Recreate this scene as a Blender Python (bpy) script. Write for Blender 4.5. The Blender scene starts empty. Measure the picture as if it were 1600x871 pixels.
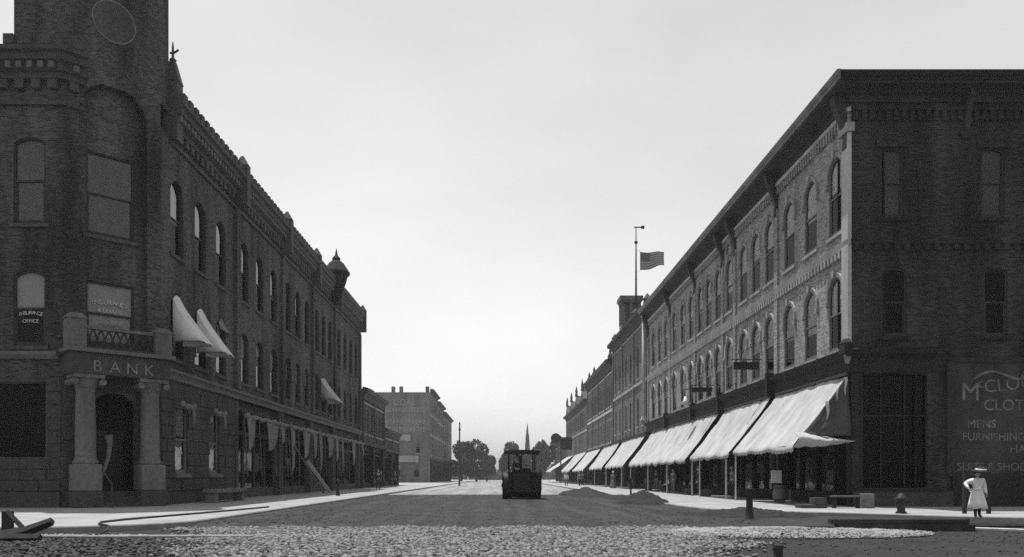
import bpy, bmesh, math, random
import numpy as np
from mathutils import Matrix, Vector, noise
random.seed(7)
rng = np.random.default_rng(11)
R = math.radians
scene = bpy.context.scene
COL = scene.collection

# ------------------------------------------------------------------ camera, sky, sun, exposure
cam_d = bpy.data.cameras.new('camera')
cam = bpy.data.objects.new('camera', cam_d)
COL.objects.link(cam)
cam.location = (0, 0, 1.2)
cam.rotation_euler = (R(90), 0, 0)
cam_d.sensor_width = 36
cam_d.lens = 1250 / 1600 * 36
cam_d.shift_x = (800 - 783) / 1600
cam_d.shift_y = (745 - 435.5) / 1600
cam_d.clip_start = 0.1
cam_d.clip_end = 3000
scene.camera = cam

TX, TY = 0.165, 0.20                       # sun: metres west / north per metre of height
sun_vec = Vector((-TX, TY, 1)).normalized()
SUN_EL = math.asin(sun_vec.z)
SUN_AZ = math.atan2(sun_vec.x, sun_vec.y)
world = bpy.data.worlds.new('World')
scene.world = world
world.use_nodes = True
wn, wl = world.node_tree.nodes, world.node_tree.links
bg = wn['Background']
sky = wn.new('ShaderNodeTexSky')
sky.sky_type = 'NISHITA'
sky.sun_disc = False
sky.sun_elevation = SUN_EL
sky.sun_rotation = SUN_AZ
sky.air_density = 1.0
sky.dust_density = 1.1
sky.ozone_density = 1.0
# the photograph is on a blue-sensitive plate: the sky enters as one grey value
sep = wn.new('ShaderNodeSeparateColor')
wl.new(sky.outputs[0], sep.inputs[0])
mx = wn.new('ShaderNodeMath'); mx.operation = 'MULTIPLY'; mx.inputs[1].default_value = 1.0
my = wn.new('ShaderNodeMath'); my.operation = 'MULTIPLY_ADD'; my.inputs[1].default_value = 0.0
wl.new(sep.outputs[2], mx.inputs[0]); wl.new(sep.outputs[1], my.inputs[0]); wl.new(mx.outputs[0], my.inputs[2])
# thin uneven high cloud
wt = wn.new('ShaderNodeTexCoord'); wm = wn.new('ShaderNodeMapping'); wm.inputs['Scale'].default_value = (1, 1, 2.2)
wz = wn.new('ShaderNodeTexNoise'); wz.inputs['Scale'].default_value = 3.5; wz.inputs['Detail'].default_value = 7
wl.new(wt.outputs['Generated'], wm.inputs[0]); wl.new(wm.outputs[0], wz.inputs['Vector'])
wr_ = wn.new('ShaderNodeMapRange'); wr_.inputs[1].default_value = 0.3; wr_.inputs[2].default_value = 0.7; wr_.inputs[3].default_value = 0.94; wr_.inputs[4].default_value = 1.06
wl.new(wz.outputs['Fac'], wr_.inputs[0])
wx = wn.new('ShaderNodeMath'); wx.operation = 'MULTIPLY'; wl.new(my.outputs[0], wx.inputs[0]); wl.new(wr_.outputs[0], wx.inputs[1])
wl.new(wx.outputs[0], bg.inputs[0])
bg.inputs[1].default_value = 0.137

sun_d = bpy.data.lights.new('sun', 'SUN')
sun_d.energy = 4.8
sun_d.angle = R(0.5)
sun_d.color = (1, 0.995, 0.985)
sun = bpy.data.objects.new('sun', sun_d)
COL.objects.link(sun)
sun.location = (-20, 20, 60)
sun.rotation_euler = sun_vec.to_track_quat('Z', 'Y').to_euler()

vs = scene.view_settings
vs.view_transform = 'Standard'; vs.look = 'None'; vs.gamma = 1; vs.exposure = 0.2
vs.use_curve_mapping = False
scene.cycles.use_denoising = False
scene.cycles.max_bounces = 8
scene.cycles.diffuse_bounces = 3
scene.cycles.volume_bounces = 1
scene.cycles.transparent_max_bounces = 12

# ------------------------------------------------------------------ materials
M = {}
def new_mat(name):
    m = bpy.data.materials.new(name); m.use_nodes = True
    M[name] = m
    return m, m.node_tree.nodes, m.node_tree.links, m.node_tree.nodes['Principled BSDF']

def grey(v): return (v, v, v, 1)

def plain(name, v, var=0.25, scale=6.0, rough=0.85, bump=0.15, fine=40.0, stain=0.0, island=0.0, metallic=0.0):
    """a grey surface with two scales of mottling, optional streaky weathering, bump grain"""
    m, n, l, b = new_mat(name)
    b.inputs['Roughness'].default_value = rough
    b.inputs['Metallic'].default_value = metallic
    b.inputs['Specular IOR Level'].default_value = 0.15
    geo = n.new('ShaderNodeNewGeometry')
    nz = n.new('ShaderNodeTexNoise'); nz.inputs['Scale'].default_value = scale; nz.inputs['Detail'].default_value = 6
    l.new(geo.outputs['Position'], nz.inputs['Vector'])
    mr = n.new('ShaderNodeMapRange')
    mr.inputs[1].default_value = 0.25; mr.inputs[2].default_value = 0.75
    mr.inputs[3].default_value = v * (1 - var); mr.inputs[4].default_value = v * (1 + var)
    l.new(nz.outputs['Fac'], mr.inputs[0])
    out = mr.outputs[0]
    if stain > 0:
        mp = n.new('ShaderNodeMapping'); mp.inputs['Scale'].default_value = (0.9, 0.9, 0.16)
        l.new(geo.outputs['Position'], mp.inputs[0])
        s = n.new('ShaderNodeTexNoise'); s.inputs['Scale'].default_value = 1.3; s.inputs['Detail'].default_value = 5
        l.new(mp.outputs[0], s.inputs['Vector'])
        r2 = n.new('ShaderNodeMapRange'); r2.inputs[1].default_value = 0.35; r2.inputs[2].default_value = 0.7
        r2.inputs[3].default_value = 1 - stain; r2.inputs[4].default_value = 1 + stain * 0.5
        l.new(s.outputs['Fac'], r2.inputs[0])
        mm = n.new('ShaderNodeMath'); mm.operation = 'MULTIPLY'
        l.new(out, mm.inputs[0]); l.new(r2.outputs[0], mm.inputs[1]); out = mm.outputs[0]
    if island > 0:
        r3 = n.new('ShaderNodeMapRange'); r3.inputs[3].default_value = 1 - island; r3.inputs[4].default_value = 1 + island
        l.new(geo.outputs['Random Per Island'], r3.inputs[0])
        mm = n.new('ShaderNodeMath'); mm.operation = 'MULTIPLY'
        l.new(out, mm.inputs[0]); l.new(r3.outputs[0], mm.inputs[1]); out = mm.outputs[0]
    l.new(out, b.inputs['Base Color'])
    if bump > 0:
        nf = n.new('ShaderNodeTexNoise'); nf.inputs['Scale'].default_value = fine; nf.inputs['Detail'].default_value = 4
        l.new(geo.outputs['Position'], nf.inputs['Vector'])
        bp = n.new('ShaderNodeBump'); bp.inputs['Strength'].default_value = bump; bp.inputs['Distance'].default_value = 0.03
        l.new(nf.outputs['Fac'], bp.inputs['Height']); l.new(bp.outputs[0], b.inputs['Normal'])
    return m

def seams(name, axis, pitch, width, dark):
    """sewn seams / joints: thin darker lines at a regular pitch in metres"""
    m = M[name]; n = m.node_tree.nodes; l = m.node_tree.links; b = n['Principled BSDF']
    src = b.inputs['Base Color'].links[0].from_socket
    geo = n.new('ShaderNodeNewGeometry'); sx = n.new('ShaderNodeSeparateXYZ'); l.new(geo.outputs['Position'], sx.inputs[0])
    dv = n.new('ShaderNodeMath'); dv.operation = 'DIVIDE'; dv.inputs[1].default_value = pitch; l.new(sx.outputs[axis], dv.inputs[0])
    fr = n.new('ShaderNodeMath'); fr.operation = 'FRACT'; l.new(dv.outputs[0], fr.inputs[0])
    lt = n.new('ShaderNodeMath'); lt.operation = 'LESS_THAN'; lt.inputs[1].default_value = width / pitch; l.new(fr.outputs[0], lt.inputs[0])
    mr = n.new('ShaderNodeMapRange'); mr.inputs[3].default_value = 1.0; mr.inputs[4].default_value = dark; l.new(lt.outputs[0], mr.inputs[0])
    mm = n.new('ShaderNodeMath'); mm.operation = 'MULTIPLY'; l.new(src, mm.inputs[0]); l.new(mr.outputs[0], mm.inputs[1])
    l.new(mm.outputs[0], b.inputs['Base Color'])

def brick_mat(name, v, mortar=1.5, var=0.35, stain=0.3, bw=0.22, rh=0.072, rough=0.9):
    m, n, l, b = new_mat(name)
    b.inputs['Roughness'].default_value = rough
    b.inputs['Specular IOR Level'].default_value = 0.15
    geo = n.new('ShaderNodeNewGeometry')
    sx = n.new('ShaderNodeSeparateXYZ'); l.new(geo.outputs['Position'], sx.inputs[0])
    ad = n.new('ShaderNodeMath'); ad.operation = 'ADD'; l.new(sx.outputs[0], ad.inputs[0]); l.new(sx.outputs[1], ad.inputs[1])
    cb = n.new('ShaderNodeCombineXYZ'); l.new(ad.outputs[0], cb.inputs[0]); l.new(sx.outputs[2], cb.inputs[1])
    br = n.new('ShaderNodeTexBrick')
    br.inputs['Scale'].default_value = 1.0
    br.inputs['Brick Width'].default_value = bw; br.inputs['Row Height'].default_value = rh
    br.inputs['Mortar Size'].default_value = 0.008
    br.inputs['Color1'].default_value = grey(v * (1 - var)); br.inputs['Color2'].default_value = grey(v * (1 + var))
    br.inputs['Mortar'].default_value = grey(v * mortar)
    l.new(cb.outputs[0], br.inputs['Vector'])
    nz = n.new('ShaderNodeTexNoise'); nz.inputs['Scale'].default_value = 0.55; nz.inputs['Detail'].default_value = 7
    mp = n.new('ShaderNodeMapping'); mp.inputs['Scale'].default_value = (1.6, 1.6, 0.28)
    l.new(geo.outputs['Position'], mp.inputs[0]); l.new(mp.outputs[0], nz.inputs['Vector'])
    mr = n.new('ShaderNodeMapRange'); mr.inputs[1].default_value = 0.3; mr.inputs[2].default_value = 0.7
    mr.inputs[3].default_value = 1 - stain; mr.inputs[4].default_value = 1 + stain
    l.new(nz.outputs['Fac'], mr.inputs[0])
    mm = n.new('ShaderNodeVectorMath'); mm.operation = 'SCALE'
    l.new(br.outputs['Color'], mm.inputs[0]); l.new(mr.outputs[0], mm.inputs['Scale'])
    l.new(mm.outputs[0], b.inputs['Base Color'])
    bp = n.new('ShaderNodeBump'); bp.inputs['Strength'].default_value = 0.5; bp.inputs['Distance'].default_value = 0.012
    inv = n.new('ShaderNodeMath'); inv.operation = 'SUBTRACT'; inv.inputs[0].default_value = 1
    l.new(br.outputs['Fac'], inv.inputs[1]); l.new(inv.outputs[0], bp.inputs['Height']); l.new(bp.outputs[0], b.inputs['Normal'])
    return m

def glass_mat(name, tint=0.95, wav=0.02, refl=0.26):
    m, n, l, b = new_mat(name)
    n.remove(b)
    out = n['Material Output']
    tr = n.new('ShaderNodeBsdfTransparent'); tr.inputs[0].default_value = grey(tint)
    gl = n.new('ShaderNodeBsdfGlossy'); gl.inputs['Roughness'].default_value = 0.04
    gl.inputs[0].default_value = grey(refl)
    fr = n.new('ShaderNodeFresnel'); fr.inputs[0].default_value = 1.5
    geo = n.new('ShaderNodeNewGeometry')
    nz = n.new('ShaderNodeTexNoise'); nz.inputs['Scale'].default_value = 2.2
    l.new(geo.outputs['Position'], nz.inputs['Vector'])
    bp = n.new('ShaderNodeBump'); bp.inputs['Strength'].default_value = 0.25; bp.inputs['Distance'].default_value = wav
    l.new(nz.outputs['Fac'], bp.inputs['Height']); l.new(bp.outputs[0], gl.inputs['Normal'])
    mx = n.new('ShaderNodeMixShader')
    l.new(fr.outputs[0], mx.inputs[0]); l.new(tr.outputs[0], mx.inputs[1]); l.new(gl.outputs[0], mx.inputs[2])
    l.new(mx.outputs[0], out.inputs['Surface'])
    return m

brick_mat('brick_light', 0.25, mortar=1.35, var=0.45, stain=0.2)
brick_mat('brick_shaded', 0.029, mortar=1.6, var=0.55, stain=0.65)  # corner block's side wall brick, with its shade put into the colour
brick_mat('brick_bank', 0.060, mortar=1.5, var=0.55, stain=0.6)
brick_mat('brick_mid', 0.12, mortar=1.3)
brick_mat('brick_far', 0.13, mortar=1.3)
plain('stone_trim', 0.33, var=0.2, stain=0.25)
plain('stone_pale', 0.46, var=0.15, stain=0.2)
plain('stone_bank', 0.055, var=0.3, stain=0.25, bump=0.5, fine=14, island=0.3)
plain('stone_bank_light', 0.14, var=0.25, stain=0.2, bump=0.3, fine=18, island=0.12)
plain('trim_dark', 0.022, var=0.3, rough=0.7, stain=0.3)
plain('trim_bank', 0.08, var=0.3, rough=0.8, stain=0.25)
plain('cornice_metal', 0.06, var=0.3, rough=0.7, stain=0.3)
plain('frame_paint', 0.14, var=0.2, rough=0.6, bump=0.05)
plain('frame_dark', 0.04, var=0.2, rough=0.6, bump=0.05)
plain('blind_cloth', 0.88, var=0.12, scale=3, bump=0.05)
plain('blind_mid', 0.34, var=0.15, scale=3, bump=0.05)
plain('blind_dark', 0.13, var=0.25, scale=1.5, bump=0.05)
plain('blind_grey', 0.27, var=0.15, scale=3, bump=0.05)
plain('room_dark', 0.012, var=0.2, bump=0)  # near-black: the darkness of the unlit rooms is put into this colour
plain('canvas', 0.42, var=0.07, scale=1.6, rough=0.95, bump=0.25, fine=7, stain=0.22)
plain('canvas_shaded', 0.065, var=0.2, scale=2, rough=0.95, bump=0.25, fine=9)  # awning canvas darkened: the end curtain's shade is put into the colour
plain('canvas_white', 0.62, var=0.08, scale=2, rough=0.95, bump=0.2, fine=9)
plain('canvas_dirty', 0.19, var=0.25, scale=2, rough=0.95, bump=0.25, fine=9, stain=0.2)
plain('letter_stone', 0.19, var=0.25, bump=0.1)
plain('fascia_metal', 0.20, var=0.3, rough=0.7, stain=0.3)
plain('paving_heap', 0.021, var=0.35, scale=3.0, bump=0.8, fine=12)
plain('canvas_old', 0.40, var=0.12, scale=2, rough=0.95, bump=0.25, fine=9, stain=0.15)
plain('iron', 0.03, var=0.3, rough=0.55, bump=0.1)
plain('iron_roller', 0.018, var=0.5, rough=0.5, bump=0.15, scale=9)
plain('pipe_pale', 0.45, var=0.2, rough=0.7)
plain('wood_dark', 0.035, var=0.4, rough=0.9, bump=0.3, stain=0.3, island=0.25)
plain('wood_mid', 0.12, var=0.3, rough=0.9, bump=0.3, island=0.2)
plain('wood_pale', 0.38, var=0.25, rough=0.9, bump=0.3, island=0.15)
plain('roof_tar', 0.06)
plain('slate', 0.02, var=0.3)
plain('sidewalk', 0.28, var=0.16, scale=0.9, bump=0.25, fine=25)
plain('kerbstone', 0.22, var=0.25, scale=4, bump=0.3)
plain('earth', 0.026, var=0.3, scale=1.1, bump=0.4, fine=9)
plain('far_road', 0.22, var=0.25, scale=0.6, bump=0.3)
plain('asphalt', 0.034, var=0.25, scale=0.7, bump=0.5, fine=9, rough=0.9)
def tracks(name, lo, hi, sx, sy):
    m = M[name]; n = m.node_tree.nodes; l = m.node_tree.links; b = n['Principled BSDF']
    src = b.inputs['Base Color'].links[0].from_socket
    geo = n.new('ShaderNodeNewGeometry'); mp = n.new('ShaderNodeMapping'); mp.inputs['Scale'].default_value = (sx, sy, 1)
    l.new(geo.outputs['Position'], mp.inputs[0])
    nz = n.new('ShaderNodeTexNoise'); nz.inputs['Scale'].default_value = 1.0; nz.inputs['Detail'].default_value = 5; l.new(mp.outputs[0], nz.inputs['Vector'])
    mr = n.new('ShaderNodeMapRange'); mr.inputs[1].default_value = 0.3; mr.inputs[2].default_value = 0.7; mr.inputs[3].default_value = lo; mr.inputs[4].default_value = hi
    l.new(nz.outputs['Fac'], mr.inputs[0])
    mm = n.new('ShaderNodeMath'); mm.operation = 'MULTIPLY'; l.new(src, mm.inputs[0]); l.new(mr.outputs[0], mm.inputs[1]); l.new(mm.outputs[0], b.inputs['Base Color'])
tracks('asphalt', 0.7, 1.35, 1.7, 0.09)
plain('stone_chip', 0.145, var=0.2, scale=9, bump=0.3, island=0.6)
plain('stone_chip_dark', 0.055, var=0.2, scale=9, bump=0.3, island=0.5)
plain('stone_chip_pale', 0.21, var=0.2, scale=9, bump=0.3, island=0.3)
plain('foliage', 0.075, var=0.4, scale=1.2, rough=0.8, bump=0, island=0.5)
plain('bark', 0.06, var=0.3, bump=0.4)
plain('cloth_white', 0.72, var=0.06, bump=0.1)
plain('cloth_dark', 0.03, var=0.3, bump=0.1)
plain('cloth_mid', 0.16, var=0.2, bump=0.1)
plain('skin', 0.36, var=0.06, bump=0)
plain('hair', 0.05, var=0.3, bump=0.2)
plain('paint_white', 0.15, var=0.6, scale=5, bump=0.05, stain=0.3)
plain('paint_faded', 0.28, var=0.4, scale=2, bump=0.05)
plain('gilt', 0.5, var=0.2, bump=0.05)
plain('sign_board', 0.05, var=0.3, scale=2, bump=0.1, stain=0.35)
plain('hill_veg', 0.06, var=0.4, scale=0.3, bump=0, island=0.4)
seams('canvas', 1, 0.78, 0.05, 0.86)
seams('sidewalk', 1, 1.8, 0.035, 0.72)
seams('sidewalk', 0, 1.8, 0.035, 0.72)
tracks('far_road', 0.65, 1.3, 1.2, 0.05)
tracks('sidewalk', 0.85, 1.12, 0.5, 0.5)
glass_mat('glass')
glass_mat('shop_glass', 0.35, 0.02, 0.16)
# striped flag
m, n, l, b = new_mat('flag_cloth')
tc = n.new('ShaderNodeTexCoord'); sx = n.new('ShaderNodeSeparateXYZ'); l.new(tc.outputs['UV'], sx.inputs[0])
ml = n.new('ShaderNodeMath'); ml.operation = 'MULTIPLY'; ml.inputs[1].default_value = 6.5; l.new(sx.outputs[1], ml.inputs[0])
frc = n.new('ShaderNodeMath'); frc.operation = 'FRACT'; l.new(ml.outputs[0], frc.inputs[0])
gt = n.new('ShaderNodeMath'); gt.operation = 'GREATER_THAN'; gt.inputs[1].default_value = 0.5; l.new(frc.outputs[0], gt.inputs[0])
mr = n.new('ShaderNodeMapRange'); mr.inputs[3].default_value = 0.14; mr.inputs[4].default_value = 0.34; l.new(gt.outputs[0], mr.inputs[0])
ca = n.new('ShaderNodeMath'); ca.operation = 'LESS_THAN'; ca.inputs[1].default_value = 0.4; l.new(sx.outputs[0], ca.inputs[0])
cb_ = n.new('ShaderNodeMath'); cb_.operation = 'GREATER_THAN'; cb_.inputs[1].default_value = 0.46; l.new(sx.outputs[1], cb_.inputs[0])
cc = n.new('ShaderNodeMath'); cc.operation = 'MULTIPLY'; l.new(ca.outputs[0], cc.inputs[0]); l.new(cb_.outputs[0], cc.inputs[1])
mi = n.new('ShaderNodeMix'); mi.data_type = 'FLOAT'; l.new(cc.outputs[0], mi.inputs[0]); l.new(mr.outputs[0], mi.inputs[2]); mi.inputs[3].default_value = 0.12
l.new(mi.outputs[0], b.inputs['Base Color']); b.inputs['Roughness'].default_value = 0.9

# ------------------------------------------------------------------ building blocks
W = {}                                    # world matrix of every object that may be a parent
I4 = Matrix.Identity(4)

def link(o, parent=None, world=None):
    COL.objects.link(o)
    world = world.copy() if world is not None else I4.copy()
    if parent is not None:
        o.parent = parent
        o.matrix_parent_inverse = W[parent.as_pointer()].inverted()
    o.matrix_basis = world
    W[o.as_pointer()] = world
    return o

def tag(o, label=None, cat=None, group=None, kind=None):
    if label: o['label'] = label
    if cat: o['category'] = cat
    if group: o['group'] = group
    if kind: o['kind'] = kind
    return o

def thing(name, label, cat, loc=(0, 0, 0), rz=0, group=None):
    o = bpy.data.objects.new(name, None)
    o.empty_display_size = 0.3
    link(o, None, Matrix.Translation(loc) @ Matrix.Rotation(rz, 4, 'Z'))
    return tag(o, label, cat, group)

def inst(name, mesh, parent=None, world=None):
    return link(bpy.data.objects.new(name, mesh), parent, world)

class MB:
    def __init__(s): s.v = []; s.f = []
    def add(s, vs, fs):
        k = len(s.v); s.v += [tuple(p) for p in vs]; s.f += [tuple(i + k for i in f) for f in fs]; return s
    def quad(s, a, b, c, d): return s.add([a, b, c, d], [(0, 1, 2, 3)])
    def poly(s, pts): return s.add(pts, [tuple(range(len(pts)))])
    def box(s, x0, x1, y0, y1, z0, z1):
        return s.add([(x0, y0, z0), (x1, y0, z0), (x1, y1, z0), (x0, y1, z0), (x0, y0, z1), (x1, y0, z1), (x1, y1, z1), (x0, y1, z1)],
                     [(0, 3, 2, 1), (4, 5, 6, 7), (0, 1, 5, 4), (1, 2, 6, 5), (2, 3, 7, 6), (3, 0, 4, 7)])
    def frustum(s, c, w0, d0, w1, d1, z0, z1):
        x, y = c
        return s.add([(x - w0, y - d0, z0), (x + w0, y - d0, z0), (x + w0, y + d0, z0), (x - w0, y + d0, z0),
                      (x - w1, y - d1, z1), (x + w1, y - d1, z1), (x + w1, y + d1, z1), (x - w1, y + d1, z1)],
                     [(0, 3, 2, 1), (4, 5, 6, 7), (0, 1, 5, 4), (1, 2, 6, 5), (2, 3, 7, 6), (3, 0, 4, 7)])
    def tube(s, pts, rad, n=8, cap=True):
        pts = [Vector(p) for p in pts]
        if not hasattr(rad, '__len__'): rad = [rad] * len(pts)
        rings = []
        for i, p in enumerate(pts):
            d = (pts[min(i + 1, len(pts) - 1)] - pts[max(i - 1, 0)]).normalized()
            a = Vector((0, 0, 1)) if abs(d.z) < 0.9 else Vector((1, 0, 0))
            u = d.cross(a).normalized(); w = d.cross(u)
            rings.append([p + (u * math.cos(t) + w * math.sin(t)) * rad[i] for t in [2 * math.pi * k / n for k in range(n)]])
        vs = [q for r in rings for q in r]; fs = []
        for i in range(len(pts) - 1):
            for k in range(n):
                fs.append((i * n + k, i * n + (k + 1) % n, (i + 1) * n + (k + 1) % n, (i + 1) * n + k))
        if cap:
            fs.append(tuple(range(n))[::-1]); fs.append(tuple((len(pts) - 1) * n + k for k in range(n)))
        return s.add(vs, fs)
    def lathe(s, prof, c=(0, 0), n=16, z=0.0):
        vs, fs = [], []
        for r, h in prof:
            for k in range(n):
                t = 2 * math.pi * k / n
                vs.append((c[0] + r * math.cos(t), c[1] + r * math.sin(t), h + z))
        for i in range(len(prof) - 1):
            for k in range(n):
                fs.append((i * n + k, i * n + (k + 1) % n, (i + 1) * n + (k + 1) % n, (i + 1) * n + k))
        fs.append(tuple(range(n))[::-1]); fs.append(tuple((len(prof) - 1) * n + k for k in range(n)))
        return s.add(vs, fs)
    def prism(s, pts, z0, z1):
        n = len(pts)
        return s.add([(x, y, z0) for x, y in pts] + [(x, y, z1) for x, y in pts],
                     [tuple(range(n))[::-1], tuple(range(n, 2 * n))] + [(i, (i + 1) % n, n + (i + 1) % n, n + i) for i in range(n)])
    def sweep(s, path, prof, closed=False):
        """profile [(outward, z)] run along a plan path; outward is left of the direction; mitred"""
        n = len(path); P = [Vector((p[0], p[1])) for p in path]; nr = []
        for i in range(n):
            a = (P[i] - P[i - 1]).normalized() if i > 0 else None
            b = (P[i + 1] - P[i]).normalized() if i < n - 1 else None
            na = Vector((-a.y, a.x)) if a else None; nb = Vector((-b.y, b.x)) if b else None
            if na is None: nr.append(nb)
            elif nb is None: nr.append(na)
            else:
                mid = (na + nb).normalized(); nr.append(mid / max(0.3, mid.dot(na)))
        k = len(prof); vs = []
        for i in range(n):
            for o, z in prof: vs.append((P[i].x + nr[i].x * o, P[i].y + nr[i].y * o, z))
        fs = []
        for i in range(n - 1):
            for j in range(k):
                fs.append((i * k + j, i * k + (j + 1) % k, (i + 1) * k + (j + 1) % k, (i + 1) * k + j))
        fs.append(tuple(range(k))[::-1]); fs.append(tuple((n - 1) * k + j for j in range(k)))
        return s.add(vs, fs)
    def mesh(s, mat, smooth=False, name='mesh'):
        me = bpy.data.meshes.new(name)
        me.from_pydata(s.v, [], s.f)
        bm = bmesh.new(); bm.from_mesh(me); bmesh.ops.recalc_face_normals(bm, faces=bm.faces); bm.to_mesh(me); bm.free()
        me.materials.append(M[mat])
        if smooth: me.polygons.foreach_set('use_smooth', [True] * len(me.polygons))
        return me
    def build(s, name, mat, parent=None, world=None, smooth=False):
        return inst(name, s.mesh(mat, smooth, name), parent, world)

def bevel(o, w=0.02, seg=1):
    md = o.modifiers.new('bevel', 'BEVEL'); md.width = w; md.segments = seg; md.limit_method = 'ANGLE'
    return o

def text_mesh(txt, size, mat, depth=0.01, align='CENTER', bold=0.0):
    cu = bpy.data.curves.new('lettering', 'FONT'); cu.body = txt; cu.size = size; cu.extrude = depth; cu.align_x = align; cu.offset = bold
    ob = bpy.data.objects.new('lettering', cu); COL.objects.link(ob)
    dg = bpy.context.evaluated_depsgraph_get()
    me = bpy.data.meshes.new_from_object(ob.evaluated_get(dg))
    COL.objects.unlink(ob); bpy.data.objects.remove(ob)
    me.materials.clear(); me.materials.append(M[mat])
    return me
STAND = Matrix.Rotation(R(90), 4, 'X')    # stands flat lettering upright, facing local -Y

def frame_at(x, y, rz): return Matrix.Translation((x, y, 0)) @ Matrix.Rotation(rz, 4, 'Z')
FACE_W = R(-90)     # faces -X, local x runs towards the camera
FACE_E = R(90)      # faces +X, local x runs away from the camera

# ---- window outline: bottom-left, bottom-right, then the head from right to left
def outline(w, h, rise, inset=0.0, na=10):
    a = w / 2; i = inset
    if rise <= 0: return [(-a + i, i), (a - i, i), (a - i, h - i), (-a + i, h - i)]
    Rr = (a * a + rise * rise) / (2 * rise); cz = h - Rr; rr = Rr - i; x = a - i
    t0 = math.asin(max(-1, min(1, x / rr)))
    pts = [(-a + i, i), (a - i, i)]
    for k in range(na + 1):
        t = t0 - 2 * t0 * k / na
        pts.append((rr * math.sin(t), cz + rr * math.cos(t)))
    return pts

KITS = {}
def window_kit(w, h, rise, fmat, smat, hood, gmat='glass'):
    key = (round(w, 2), round(h, 2), round(rise, 2), fmat, smat, hood, gmat)
    if key in KITS: return KITS[key]
    k = {}
    t = 0.075
    o0, o1 = outline(w, h, rise, 0.0), outline(w, h, rise, t)
    mb = MB(); n = len(o0)
    y0, y1 = 0.05, 0.13
    for j in range(n):
        a, b, c, d = o0[j], o0[(j + 1) % n], o1[(j + 1) % n], o1[j]
        mb.quad((a[0], y0, a[1]), (b[0], y0, b[1]), (c[0], y0, c[1]), (d[0], y0, d[1]))
        mb.quad((d[0], y0, d[1]), (c[0], y0, c[1]), (c[0], y1, c[1]), (d[0], y1, d[1]))
    mid = h * 0.5
    mb.box(-w / 2 + t, w / 2 - t, 0.065, 0.115, mid - 0.035, mid + 0.035)
    mb.box(-w / 2 + t, -w / 2 + t + 0.05, 0.075, 0.12, t, mid - 0.035); mb.box(w / 2 - t - 0.05, w / 2 - t, 0.075, 0.12, t, mid - 0.035)
    mb.box(-w / 2 + t + 0.05, w / 2 - t - 0.05, 0.075, 0.12, t, t + 0.09)
    k['frame'] = mb.mesh(fmat)
    ii = outline(w, h, rise, t)
    k['lower'] = MB().poly([(p[0], 0.11, p[1]) for p in [(-w / 2 + t, t), (w / 2 - t, t), (w / 2 - t, mid), (-w / 2 + t, mid)]]).mesh(gmat)
    up = [(-w / 2 + t, mid), (w / 2 - t, mid)] + ii[2:]
    k['upper'] = MB().poly([(p[0], 0.095, p[1]) for p in up]).mesh(gmat)
    k['sill'] = MB().box(-w / 2 - 0.14, w / 2 + 0.14, -0.09, 0.05, -0.14, -0.002).mesh(smat)
    if hood:
        a0, a1 = outline(w, h, rise, -0.015)[2:], outline(w, h, rise, -0.20)[2:]
        dn = 0.42
        a0 = [(a0[0][0], a0[0][1] - dn)] + a0 + [(a0[-1][0], a0[-1][1] - dn)]
        a1 = [(a1[0][0], a1[0][1] - dn)] + a1 + [(a1[-1][0], a1[-1][1] - dn)]
        mb = MB(); hy = -0.07
        for j in range(len(a0) - 1):
            p, q, r, s_ = a0[j], a0[j + 1], a1[j + 1], a1[j]
            mb.quad((p[0], hy, p[1]), (q[0], hy, q[1]), (r[0], hy - 0.03, r[1]), (s_[0], hy - 0.03, s_[1]))
            mb.quad((p[0], hy, p[1]), (q[0], hy, q[1]), (q[0], 0.01, q[1]), (p[0], 0.01, p[1]))
            mb.quad((s_[0], hy - 0.03, s_[1]), (r[0], hy - 0.03, r[1]), (r[0], 0.01, r[1]), (s_[0], 0.01, s_[1]))
        for e in (0, -1):
            p, s_ = a0[e], a1[e]; xa, xb = sorted((p[0], s_[0]))
            mb.box(xa - 0.02, xb + 0.02, hy - 0.05, 0.01, p[1] - 0.14, p[1] + 0.03)
        top = h + 0.02
        mb.frustum((0, hy / 2 - 0.03), 0.09, 0.10, 0.14, 0.10, top - 0.03, top + 0.27)
        k['hood'] = mb.mesh(smat)
    KITS[key] = k
    return k

BL = {}
def blind_mesh(w, h, rise, frac, mat):
    key = (round(w, 2), round(h, 2), round(rise, 2), round(frac, 2), mat)
    if key not in BL:
        t = 0.06; bot = h * (1 - frac)
        o = outline(w, h, rise, t)
        up = [(-w / 2 + t, bot), (w / 2 - t, bot)] + o[2:]
        mb = MB(); n = len(up)
        mb.add([(p[0], 0.145, p[1]) for p in up] + [(p[0], 0.157, p[1]) for p in up],
               [tuple(range(n)), tuple(range(n, 2 * n))[::-1]] + [(i, (i + 1) % n, n + (i + 1) % n, n + i) for i in range(n)])
        BL[key] = mb.mesh(mat)
    return BL[key]

def window(bld, F, u, z, w, h, rise, fmat='frame_paint', smat='stone_trim', hood=True, blind=None, bmat='blind_cloth', glass=True, sill=True, dy=0.0, gmat=None):
    k = window_kit(w, h, rise, fmat, smat, hood, gmat or 'glass')
    mat = F @ Matrix.Translation((u, 0, z))
    md_ = mat @ Matrix.Translation((0, dy, 0))
    o = inst('window', k['frame'], bld, md_)
    if glass:
        inst('pane', k['upper'], o, md_); inst('pane', k['lower'], o, md_)
    if sill: inst('sill', k['sill'], o, mat)
    if hood: inst('hood', k['hood'], o, mat)
    if blind: inst('blind', blind_mesh(w, h, rise, blind, bmat), o, md_)
    return o

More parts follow.
